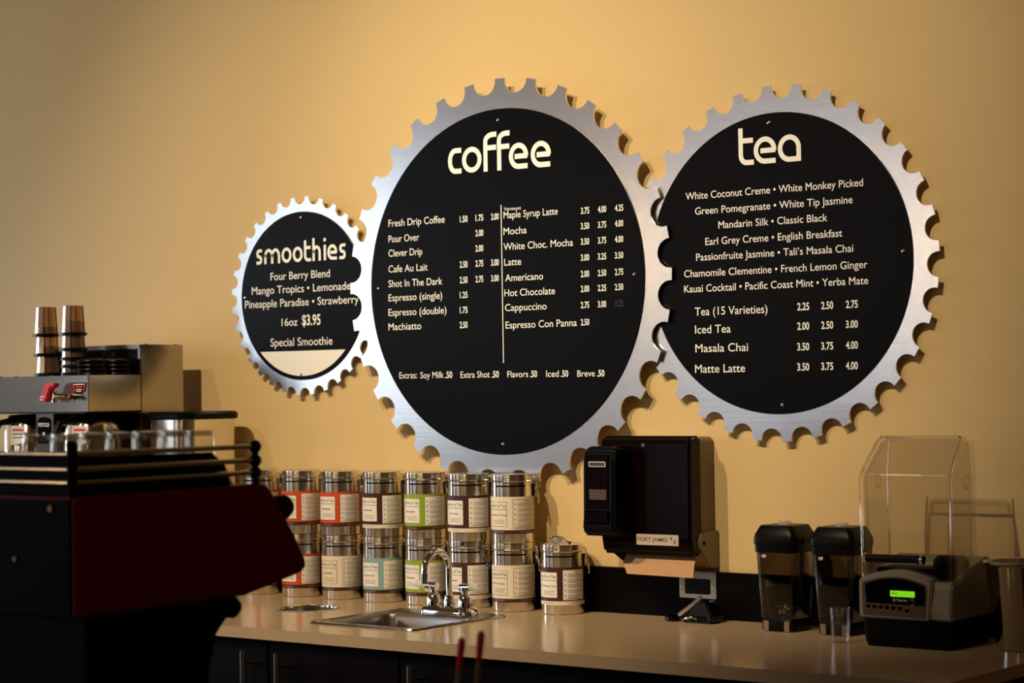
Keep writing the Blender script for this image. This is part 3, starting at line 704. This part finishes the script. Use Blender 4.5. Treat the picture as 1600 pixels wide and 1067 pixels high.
# plug adapter left on the worktop under the outlet
t = thing('power_adapter', 'small black adapter with chrome clip lying on the worktop below the outlet', 'adapter', (.535, -.08, ZC))
MB().prism([(.528, ZC), (.600, ZC), (.606, ZC+.012), (.590, ZC+.044), (.566, ZC+.047), (.545, ZC+.020)], 'y', -.105, -.060).build('body', M['gloss'], t, bevel=.003)
MB().tube([(.512, -.090, ZC+.014), (.535, -.085, ZC+.030), (.562, -.078, ZC+.052)], [.005, .006, .006], 12).build('chrome_bar', M['steel'], t)
MB().tube([(.540, -.108, ZC+.010), (.556, -.110, ZC+.014), (.570, -.108, ZC+.010)], .003, 10).build('clip', M['chrome'], t)
for k in range(5): MB().box(.553+.008*k, .557+.008*k, -.1068, -.1048, ZC+.004, ZC+.016).build('rib', M['black'], t)
MB().lathe([(.014, 0), (.017, .003), (.016, .010), (.006, .013)], 20, (.494, -.088, ZC)).build('disc', M['gloss'], t)
MB().tube([(.507, -.088, ZC+.007), (.520, -.088, ZC+.010), (.534, -.085, ZC+.012)], .004, 10).build('link', M['black'], t)

# ------------------------------------------------------------------ blender jars, glass, pitcher
def blender_jar(cx, cy, label, rz):
    t = thing('blender_jar', label, 'blender jar', (0,0,0), 'blender jars on the worktop')
    def ring(h, z, r_): return [(p[0], p[1], z) for p in rrect(-h, h, -h, h, r_, 4)]
    MB().loft([ring(.0380, .026, .012), ring(.0405, .030, .012), ring(.0435, .10, .012), ring(.0462, .180, .012), ring(.0470, .186, .012), ring(.0445, .186, .011), ring(.0420, .10, .011), ring(.0390, .034, .011), ring(.02, .032, .01)]).build('jar', M['smoke'], t)
    b = MB().loft([ring(.0375, .000, .012), ring(.0390, .004, .012), ring(.0390, .022, .012), ring(.0370, .0258, .012)]).build('base', M['black'], t)
    for sx_ in (-1, 1): MB().box(sx_*.024-.006, sx_*.024+.006, -.0408, -.0385, .001, .022).build('foot_rib', M['chrome'], b, bevel=.001)
    MB().lathe([(.018, .0342), (.016, .042), (.006, .046), (.003, .052)], 16).build('blade_hub', M['steel'], t)
    MB().box(-.024, .024, -.003, .003, .047, .049).build('blade', M['steel'], t)
    lid = MB().loft([ring(.0478, .160, .013), ring(.0480, .1755, .013), ring(.0495, .1765, .013), ring(.0498, .186, .013), ring(.0480, .196, .013), ring(.0400, .213, .012), ring(.0380, .215, .012)], cap0=False).build('lid', M['black'], t, bevel=0)
    MB().lathe([(.0135, .2152), (.0135, .222), (.012, .2235), (.002, .224)], 18).build('cap', M['lidclear'], lid)
    for s in (-1, 1): MB().box(s*.0500-.003, s*.0500+.003, -.012, .012, .178, .190).build('lid_tab', M['black'], lid, bevel=.001)
    MB().tube([(0, .046, .172), (0, .062, .168), (0, .072, .150), (0, .070, .080), (0, .060, .060), (0, .042, .062)], .007, 10).build('handle', M['black'], t)
    g0 = thing_mark(t)
    t.location = (cx, cy, ZC+.0002); t.rotation_euler.z = rz
    return t
def thing_mark(t):
    return lettering('mark', 'NSF', -.028, -.018, .150, .006, -.0460, M['white'], t, .02)
blender_jar(.786, -.108, 'smoked clear blender jar with black lid, left of the pair by the blender', 0)
blender_jar(.918, -.108, 'smoked clear blender jar with black lid standing against the blender', 0)
t = thing('shot_glass', 'small empty shot glass standing in front of the blender jars', 'glass', (.983, -.2385, ZC))
MB().lathe([(.0165, 0), (.0172, .004), (.0210, .068), (.0200, .068), (.0160, .012), (.002, .010)], 28, (.983, -.2385, ZC+.0002)).build('glass_body', M['glass'], t)
px_, py_ = 1.324, -.158
t = thing('steel_pitcher', 'tall polished stainless pitcher at the right end of the worktop', 'pitcher', (px_, py_, ZC))
MB().lathe([(.0450, 0), (.0478, .002), (.0485, .006), (.0660, .156), (.0690, .160), (.0690, .1635), (.0650, .1640), (.0640, .160), (.0465, .010), (.003, .008)], 56, (px_, py_, ZC+.0002)).build('wall', M['polish'], t)
MB().tube([(px_+.0685*math.cos(2*PI*i/40), py_+.0685*math.sin(2*PI*i/40), ZC+.1635) for i in range(40)], .0022, 8, True).build('rolled_rim', M['chrome'], t)

# ------------------------------------------------------------------ blender with sound enclosure
VX0, VX1, VYF, VYB = 1.036, 1.229, -.2585, -.085
t = thing('countertop_blender', 'taupe commercial blender with green display and clear sound enclosure', 'blender', ((VX0+VX1)/2, (VYF+VYB)/2, ZC))
MB().loft([[(*p, ZC) for p in rrect(VX0+.010, VX1-.004, VYF+.006, VYB, .014)], [(*p, ZC+.010) for p in rrect(VX0+.006, VX1, VYF+.002, VYB, .016)], [(*p, ZC+.054) for p in rrect(VX0+.002, VX1+.001, VYF, VYB, .016)]]).build('base', M['matte'], t)
MB().prism([(VYB-.002, .9635), (VYF+.002, .9635), (VYF-.001, .985), (VYF+.004, 1.028), (VYF+.012, 1.0345), (VYF+.040, 1.036), (VYF+.085, 1.055), (VYB-.016, 1.0745), (VYB-.006, 1.075), (VYB-.002, 1.070)], 'x', VX0, VX1).build('housing', M['taupe'], t, bevel=.006, seg=3)
arch = [(VX0+.003, .9640)] + [(VX0+.003, 1.028)] + [(VX0+.003+.150*(k/16), 1.030+.0260*math.sin(PI*(.10+.80*k/16))) for k in range(17)] + [(VX0+.156, 1.028), (VX0+.150, .9640)]
MB().prism(arch, 'y', VYF-.0060, VYF+.050).build('console', M['taupe'], t, bevel=.003)
y = VYF-.0062
pan = [(VX0+.0125, .9700), (VX0+.0115, 1.022)] + [(VX0+.012+.133*(k/14), 1.024+.0205*math.sin(PI*(.12+.76*k/14))) for k in range(15)] + [(VX0+.1475, 1.024), (VX0+.143, .9690)]
cp = MB().prism(pan, 'y', y-.0012, y).build('control_panel', M['brown'], t)
up = [(VX0+.0205, .9935), (VX0+.0180, 1.022)] + [(VX0+.0185+.124*(k/14), 1.022+.0195*math.sin(PI*(.12+.76*k/14))) for k in range(15)] + [(VX0+.1440, 1.022), (VX0+.1420, .9920)]
MB().prism(up, 'y', y-.0020, y-.0012).build('display_field', M['gloss'], cp)
lcd = MB().box(1.1075, 1.1585, y-.0026, y-.0020, 1.0070, 1.0185).build('display', M['lcd'], cp)
for k, h in ((0, .0035), (1, .002), (2, .0028)): MB().box(1.1125+.0035*k, 1.1145+.0035*k, y-.0028, y-.0026, 1.0120, 1.0120+h).build('display_character', M['ink'], lcd)
lettering('lettering', 'Vitamix', 1.1200, 1.1430, .9985, .0048, y-.0023, M['plate'], cp, .01)
MB().tube([(1.1155+.0026*math.cos(2*PI*i/12), y-.0022, 1.0010+.0026*math.sin(2*PI*i/12)) for i in range(12)], .0007, 6, True).build('emblem', M['plate'], cp)
btn = [(1.0616+.0132*k, .9864-.0003*k) for k in range(6)] + [(1.1430, .9815), (1.1520, .9975)]
for bx, bz in btn:
    b = MB(); n = 16
    b.loft([[(bx+r_*math.cos(2*PI*i/n), yy, bz+r_*math.sin(2*PI*i/n)) for i in range(n)] for r_, yy in ((.0048, y-.0012), (.0048, y-.0040), (.0036, y-.0052))])
    bo = b.build('button', M['gloss'], cp)
    MB().tube([(bx+.0050*math.cos(2*PI*i/16), y-.0020, bz+.0050*math.sin(2*PI*i/16)) for i in range(16)], .0012, 6, True).build('button_ring', M['chrome'], bo)
# clear enclosure: tapered hood, real wall thickness
EX0, EX1, EYF, EYB = VX0+.003, VX1-.004, -.2420, -.138
def hood(o_, tp):
    return [[(EX0+o_, EYF+o_, 1.028), (EX1-o_, EYF+o_, 1.028), (EX1-o_, EYB-o_, 1.050), (EX0+o_, EYB-o_, 1.050)],
            [(EX0-.002+o_, EYF+o_-.006, 1.2330), (EX1+.002-o_, EYF+o_-.006, 1.2330), (EX1-o_, EYB-o_, 1.2330), (EX0+o_, EYB-o_, 1.2330)],
            [(EX0+.008+o_, EYF+.060+o_*.5, 1.3060-o_), (EX1-.006-o_, EYF+.060+o_*.5, 1.3060-o_), (EX1-.006-o_, EYB-o_, 1.3060-o_), (EX0+.008+o_, EYB-o_, 1.3060-o_)]]
h1 = hood(0, 0); h2 = hood(.003, 0)
en = MB().loft(h1, False, True); en.loft(h2, False, True)
e_ob = en.build('sound_enclosure', M['clear'], t, bevel=.008, seg=3)
for a, b in (((EX0, EYF), 0), ((EX1, EYF), 1)):
    sx_ = a[0]; s = -1 if b == 0 else 1
    MB().tube([(sx_, EYF-.001, 1.030), (sx_+s*.002, EYF-.0065, 1.230), (sx_+s*.0005, EYF+.004, 1.245), (sx_-s*.006, EYF+.054, 1.300), (sx_-s*.010, EYF+.062, 1.3055)], .0022, 8).build('edge_bead', M['bead'], e_ob)
MB().tube([(EX0+.010, EYF+.061, 1.3060), (EX1-.008, EYF+.061, 1.3060)], .0025, 8).build('edge_bead', M['bead'], e_ob)
MB().tube([(EX1-.004, EYB, 1.300), (EX1, EYB, 1.24), (EX1-.001, EYB, 1.15), (EX1, EYB, 1.055)], .0022, 8).build('edge_bead', M['bead'], e_ob)
MB().tube([(EX0+.006, EYB, 1.300), (EX0+.001, EYB, 1.24), (EX0, EYB, 1.055)], .0022, 8).build('edge_bead', M['bead'], e_ob)
for sx_, s in ((EX0, -1), (EX1, 1)):
    for rr in (.008, .013):
        MB().tube([(sx_+s*.0016, -.176+rr*math.cos(2*PI*i/20), 1.222+rr*1.15*math.sin(2*PI*i/20)) for i in range(20)], .0010, 6, True).build('pivot_ring', M['bead'], e_ob)
hb = MB().cyl((1.052, -.252, 1.0765), (1.166, -.252, 1.0775), .0080, n=16).build('handle', M['black'], e_ob)
for x in (1.049, 1.168): MB().lathe([(.0092, -.003), (.0095, 0), (.0092, .003)], 18, (0, 0, 0)).build('handle_end', M['chrome'], hb)
for o in [c for c in hb.children]: o.rotation_euler = (0, R(90), 0)
for o, x in zip(list(hb.children), (1.049, 1.168)): o.location = Vector((x, -.252, 1.077)) - ORIG[hb.name]; o.data.transform(Matrix.Translation(ORIG[hb.name]))
for x in (1.060, 1.158): MB().box(x-.003, x+.003, -.2500, -.2400, 1.068, 1.084).build('handle_bracket', M['black'], hb)
MB().lathe([(.030, 1.052), (.034, 1.058), (.034, 1.072), (.026, 1.080)], 24, (1.190, -.175, 0)).build('jar_seat', M['matte'], t)
MB().box(1.06, 1.215, -.235, -.150, 1.045, 1.0585).build('jar_pad', M['matte'], t, bevel=.004)

# ------------------------------------------------------------------ coffee brewer and what stands on it
FX0, FX1 = -1.4185, -1.0131
t = thing('coffee_brewer', 'tall brushed steel twin coffee brewer with a red tap handle', 'coffee brewer', ((FX0+FX1)/2, -.24, ZC))
tw = MB().box(FX0, FX1, -.2262, -.0800, ZC, 1.5372).build('tower', M['satin'], t, bevel=.002)
MB().box(FX0+.012, FX1-.012, -.2272, -.2258, 1.4640, 1.5260).build('dark_reflection_sheet', M['gloss'], tw)  # black sheet painting in the dark reflection on the tower front
MB().box(FX0, FX1, -.2300, -.2256, 1.5275, 1.5372).build('top_lip', M['satin'], tw)
hd = MB().box(FX0, FX1, -.3996, -.2264, 1.3703, 1.4602).build('brew_head', M['satin'], t, bevel=.0015)
MB().box(FX0+.004, FX1-.02, -.395, -.228, 1.3655, 1.3703).build('head_underside', M['black'], hd)
for x, y_ in ((-1.36, -.39), (-1.30, -.39), (-1.16, -.39), (-1.03, -.26), (-1.03, -.33)): MB().lathe([(.004, 0), (.0035, .002), (.001, .003)], 10, (x, y_, 1.4602)).build('head_screw', M['chrome'], hd)
for x, y_ in ((-1.02, -.20), (-1.02, -.10)): MB().lathe([(.004, 0), (.0035, .002), (.001, .003)], 10, (x, y_, 1.5372)).build('tower_screw', M['chrome'], tw)
MB().box(FX0, FX1, -.400, -.2264, ZC, .945).build('drip_base', M['satin'], t, bevel=.002)
col = MB().box(-1.247, -1.177, -.372, -.2264, .945, 1.3655).build('centre_column', M['satin'], t, bevel=.002)
bd = MB().prism([(-1.2365, 1.290), (-1.2365, 1.346)] + [(-1.2125+.024*math.cos(a), 1.346+.011*math.sin(a)) for a in [PI-PI*k/10 for k in range(11)]] + [(-1.1885, 1.290)], 'y', -.3745, -.372).build('badge', M['gloss'], col)
lettering('lettering', 'FETCO', -1.2335, -1.1915, 1.3330, .0085, -.3748, M['white'], bd, .03)
MB().prism([(-1.2160, 1.318), (-1.2090, 1.318), (-1.2090, 1.311), (-1.2125, 1.307), (-1.2160, 1.311)], 'y', -.3752, -.3745).build('indicator', M['badge'], bd)
# tap
tp = MB().cyl((-1.072, -.3996, 1.4085), (-1.072, -.425, 1.4085), .0075, n=14).build('tap', M['brass'], hd)
MB().tube([(-1.062, -.428, 1.4085), (-1.080, -.430, 1.4085), (-1.098, -.432, 1.4085)], [.006, .008, .0075], 12).build('tap_body', M['brass'], tp)
MB().tube([(-1.100, -.432, 1.4200), (-1.100, -.432, 1.4085), (-1.1025, -.432, 1.3935)], [.005, .0075, .0055], 12).build('tap_spout', M['chrome'], tp)
MB().cyl((-1.056, -.424, 1.4035), (-1.056, -.432, 1.4035), .005, n=12).build('tap_screw', M['chrome'], tp)
hn = MB().prism([(-1.147, 1.3955), (-1.120, 1.3955), (-1.102, 1.4310), (-1.089, 1.4310), (-1.085, 1.4420), (-1.124, 1.4420)], 'y', -.446, -.426).build('tap_handle', M['red'], tp, bevel=.003)
for k, (a, b) in enumerate(((-1.140, -1.130), (-1.1385, -1.124))): MB().box(a, b, -.4463, -.4460, 1.4000+.0075*k, 1.4022+.0075*k).build('handle_print', M['white'], hn)
stk = MB().prism([(-1.0765, 1.4420), (-1.0165, 1.4420), (-1.0235, 1.4200), (-1.0400, 1.4130), (-1.0560, 1.4130), (-1.0680, 1.4200)], 'y', -.4004, -.3996).build('warning_sticker', M['gloss'], hd)
for (x0, x1, z, h, m_) in ((-1.066, -1.028, 1.4365, .0025, 'white'), (-1.060, -1.034, 1.4295, .0040, 'red'), (-1.058, -1.036, 1.4240, .0022, 'white'), (-1.056, -1.038, 1.4195, .0020, 'white')):
    MB().box(x0, x1, -.4007, -.4004, z, z+h).build('sticker_print', M[m_], stk)
for s in (-1, 1):
    MB().prism([(-1.0465+s*.026, 1.440), (-1.0465+s*.021, 1.440), (-1.0465+s*.014, 1.420), (-1.0465+s*.018, 1.420)], 'y', -.4007, -.4004).build('sticker_print', M['red'], stk)
# thermal servers under the head
for x, lab in ((-1.335, 'steel thermal coffee server under the brewer head, left of the FETCO badge'), (-1.098, 'steel thermal coffee server under the brewer head, right of the FETCO badge')):
    s = thing('thermal_server', lab, 'coffee server', (x, -.318, .945), 'thermal servers under the brewer')
    MB().lathe([(.070, .9455), (.074, .950), (.074, 1.315), (.070, 1.335), (.060, 1.345)], 40, (x, -.312, 0)).build('body', M['steel'], s)
    MB().lathe([(.062, 1.3452), (.064, 1.350), (.058, 1.362), (.03, 1.364)], 32, (x, -.312, 0)).build('lid', M['black'], s)
    MB().tube([(x-.002, -.375, 1.348), (x-.008, -.412, 1.342), (x-.012, -.432, 1.300), (x-.012, -.430, 1.220), (x-.008, -.382, 1.205)], .009, 12).build('handle', M['black'], s)
    c_ = MB().prism([(x+.010, 1.285), (x+.066, 1.292), (x+.066, 1.334), (x+.014, 1.336)], 'y', -.392, -.389).build('tag', M['paper'], s)
    for k, (h, m_) in enumerate(((.0055, 'red'), (.0030, 'ink'), (.0025, 'ink'))): MB().box(x+.022, x+.062, -.3924, -.3919, 1.322-.009*k, 1.322-.009*k+h).build('tag_print', M[m_], c_)
    MB().box(x+.000, x+.012, -.398, -.386, 1.270, 1.336).build('label_flap', M['paper'], s, bevel=.002)
# tinted cups and lids on the brewer head
def cup(x, y_, z, label, group):
    c = thing('tinted_cup', label, 'cup', (x, y_, z), group)
    n = 12
    MB().lathe([(.0292, .004), (.0245, .0760), (.0235, .0770), (.002, .0770)], n, (x, y_, z), False, True).build('wall', M['tint'], c, angle=20)
    MB().lathe([(.0285, 0), (.0325, .0005), (.0330, .004), (.0325, .0085), (.0290, .0090), (.0280, .0045)], 32, (x, y_, z), False, False).build('rim', M['black'], c)
    MB().box(x+.036*(1 if x > -1.22 else -1)-.011, x+.036*(1 if x > -1.22 else -1)+.011, y_-.008, y_+.008, z+.0025, z+.0060).build('tab', M['black'], c, bevel=.001)
    for k in range(0, 4):
        a = 2*PI*k/4 + .6
        MB().tube([(x+.0290*math.cos(a), y_+.0290*math.sin(a), z+.006), (x+.0244*math.cos(a), y_+.0244*math.sin(a), z+.076)], .0016, 6).build('rib', M['black'], c)
ordn = ['bottom', 'second', 'third', 'fourth', 'top']
for k, z in enumerate((1.4606, 1.5110, 1.5620)):
    cup(-1.2715+.003*k*(-1), -.3096, z, f'upturned smoky brown cup, {("bottom","middle","top")[k]} of the left stack on the brewer', 'tinted cups on the brewer')
for k, z in enumerate((1.4606, 1.4800, 1.4990, 1.5230, 1.5620)):
    cup(-1.1720, -.3096, z, f'upturned smoky brown cup, {ordn[k]} of the right stack on the brewer', 'tinted cups on the brewer')
for sx_, sn, cnt, yy in ((-1.0630, 'front', 4, -.3460), (-1.0545, 'rear', 4, -.2700)):
    for k in range(cnt):
        z = 1.4604 + .0105*k
        o = MB().lathe([(.012, .0005), (.026, 0), (.0345, .001), (.0355, .0035), (.0345, .0065), (.030, .0075), (.026, .0102), (.002, .0102)], 28, (sx_, yy, z)).build('cup_lid', M['black'])
        tag(o, f'round black plastic lid, {("bottom","second","third","top")[k]} of the {sn} lid stack on the brewer', 'lid', 'lid stacks on the brewer')
# steel bin right of the brewer
BX = (-.986, -.831); BYy = (-.250, -.052)
t = thing('steel_bin', 'rounded stainless bin with a flat black lid between brewer and canisters', 'bin', ((BX[0]+BX[1])/2, -.15, ZC))
MB().loft([[(*p, ZC) for p in rrect(BX[0]+.004, BX[1]-.004, BYy[0]+.004, BYy[1]-.004, .04, 8)], [(*p, ZC+.004) for p in rrect(BX[0], BX[1], BYy[0], BYy[1], .042, 8)], [(*p, 1.346) for p in rrect(BX[0], BX[1], BYy[0], BYy[1], .042, 8)]]).build('body', M['steel'], t)
MB().loft([[(*p, z) for p in rrect(BX[0]-o, BX[1]+o, BYy[0]-o, BYy[1]+o, .044, 8)] for z, o in ((1.3462, .003), (1.349, .006), (1.360, .006), (1.3655, .002))]).build('lid', M['black'], t)

# ------------------------------------------------------------------ front bar with the espresso machine
bar = thing('front_bar', 'dark service bar in the foreground carrying the espresso machine', 'bar', (.6, -1.85, 0))
MB().box(-1.2, 2.0, -2.20, -1.42, .845, .880).build('bar_top', M['cab'], bar, bevel=.003)
MB().box(-1.18, 1.98, -2.15, -1.50, 0, .8445).build('bar_front', M['cab'], bar)
MX = .666; ML = -.16
t = thing('espresso_machine', 'maroon and black espresso machine in the dark foreground with rails on top', 'espresso machine', (.25, -1.65, .88))
prof = [(-1.872, 1.267), (-1.500, 1.2690), (-1.484, 1.2655), (-1.473, 1.2560), (-1.4226, 1.1852), (-1.3985, 1.1440), (-1.3965, 1.1340), (-1.402, 1.1270), (-1.414, 1.1230), (-1.534, 1.0984), (-1.66, 1.0965), (-1.872, 1.0950)]
MB().prism(prof, 'x', ML+.012, MX-.012).build('body', M['maroon'], t, bevel=.003)
for x0, x1 in ((MX-.0115, MX), (ML, ML+.0115)): MB().prism(prof, 'x', x0, x1).build('side_panel', M['maroon'], t, bevel=.004, seg=3)
MB().prism([(-1.850, 1.0945), (-1.540, 1.0960), (-1.590, 1.0450), (-1.606, .990), (-1.612, .935), (-1.850, .935)], 'x', ML+.02, MX-.006).build('chassis', M['matte'], t, bevel=.003)
MB().box(ML+.02, MX-.01, -1.640, -1.470, .897, .928).build('drip_tray', M['matte'], t, bevel=.004)
for x in (ML+.06, MX-.06):
    for y_ in (-1.80, -1.53): MB().lathe([(.020, .8803), (.022, .886), (.016, .895), (.014, .935)], 16, (x, y_, 0)).build('foot', M['steel'], t)
tr = MB().box(ML+.01, MX-.014, -1.862, -1.550, 1.2692, 1.2722)
for x in (MX-.018, ML+.010): tr.prism([(-1.862, 1.2722), (-1.550, 1.2722), (-1.562, 1.300), (-1.590, 1.3215), (-1.862, 1.3235)], 'x', x, x+.004)
tr.box(ML+.01, MX-.014, -1.866, -1.862, 1.2692, 1.3235)
tr.build('cup_tray', M['matte'], t)
for z in (1.3278, 1.3060, 1.2870):
    MB().cyl((MX-.006, -1.872, z), (MX-.006, -1.508, z), .0042, n=10).build('rail', M['satin'], t)
    MB().cyl((ML+.01, -1.872, z), (MX-.006, -1.872, z), .0042, n=10).build('rail', M['satin'], t)
    MB().cyl((MX-.19, -1.860, z-.004), (MX-.19, -1.600, z-.004), .0035, n=10).build('rail', M['satin'], t)
for x, y_ in ((MX-.006, -1.872), (ML+.01, -1.872)):
    MB().lathe([(.008, 1.2690), (.008, 1.338), (.0095, 1.341), (.006, 1.348)], 14, (x, y_, 0)).build('rail_post', M['matte'], t)
for x in (MX-.006, ML+.01):
    ep = MB().cyl((x, -1.505, 1.2690), (x, -1.505, 1.335), .0055, n=12).build('rail_post', M['matte'], t)
    for z in (1.287, 1.306, 1.328): MB().ball((x, -1.505, z), .0105).build('rail_knob', M['gloss'], ep)
MB().box(ML+.012, MX-.012, -1.8750, -1.8722, 1.096, 1.262).build('back_shade_plate', M['matte'], t)  # black plate added to darken the maroon back as if in shade
# steam knob and group handle on the barista side
MB().tube([(MX-.045, -1.455, 1.222), (MX-.045, -1.430, 1.232)], .007, 12).build('knob_stem', M['steel'], t)
MB().tube([(MX-.030, -1.438, 1.222), (MX-.030, -1.426, 1.2270), (MX-.030, -1.412, 1.2320)], [.020, .0215, .017], 20).build('steam_knob', M['matte'], t)
MB().tube([(MX-.020, -1.60, 1.082), (MX-.020, -1.560, 1.0810), (MX-.020, -1.545, 1.0805), (MX-.020, -1.535, 1.0800)], [.011, .016, .0175, .011], 18).build('group_handle', M['matte'], t)
MB().cyl((.537, -1.8750, 1.175), (.537, -1.8785, 1.175), .004, n=12).build('highlight_stud', M['chrome'], t)  # chrome stud standing in for a white highlight on the machine back
MB().cyl((.617, -1.8750, 1.250), (.617, -1.8785, 1.250), .005, n=12).build('highlight_stud', M['chrome'], t)  # chrome stud placed for the highlight near the upper corner
# glasses drying upside down on the machine
g0 = None
nm = ['nearest', 'second', 'third', 'fourth', 'fifth', 'farthest']
for row, (gx, rowname) in enumerate(((.600, 'right row'), (.535, 'left row'))):
    for k in range(6):
        if g0 is None:
            g0 = thing('espresso_glass', '', 'glass', (0, 0, 0), 'glasses on the espresso machine')
            MB().lathe([(.0250, 0), (.0258, .002), (.0215, .075), (.0205, .082), (.002, .083)], 24, (0, 0, 0), False, True).build('glass_wall', M['glass'], g0)
            MB().lathe([(.0190, .0735), (.0190, .0815), (.002, .0818)], 20, (0, 0, 0)).build('glass_bottom', M['lidclear'], g0)
            o = g0
        else: o = copy_tree(g0)
        o.location = (gx, -1.832+.0535*k, 1.2727)
        o['label'] = f'upturned small glass on the espresso machine, {nm[k]} in the {rowname}'
# cup with red-tipped sticks at the lower edge of the picture
t = thing('stick_cup', 'small dark cup on the front bar holding red-tipped sticks', 'cup', (1.222, -1.69, .88))
MB().lathe([(.030, .8802), (.034, .884), (.036, .975), (.0335, .975), (.0315, .888), (.002, .886)], 28, (1.222, -1.69, 0)).build('cup_wall', M['matte'], t)
for (b, tip, lab) in (((1.2030, -1.698, .890), (1.2217, -1.6866, 1.0825), 'thin stick with dark red tip standing in the foreground, left one'), ((1.2250, -1.680, .890), (1.2421, -1.6710, 1.0906), 'thin stick with dark red tip standing in the foreground, right one')):
    s = thing('red_tipped_stick', lab, 'stick', b, 'red-tipped sticks'); b, tip = Vector(b), Vector(tip)
    MB().tube([b, b.lerp(tip, .80)], [.0030, .0035], 10).build('shaft', M['beige'], s)
    MB().tube([b.lerp(tip, .79), b.lerp(tip, .84), b.lerp(tip, .97), tip], [.0036, .0044, .0056, .0030], 10).build('tip', M['red'], s)
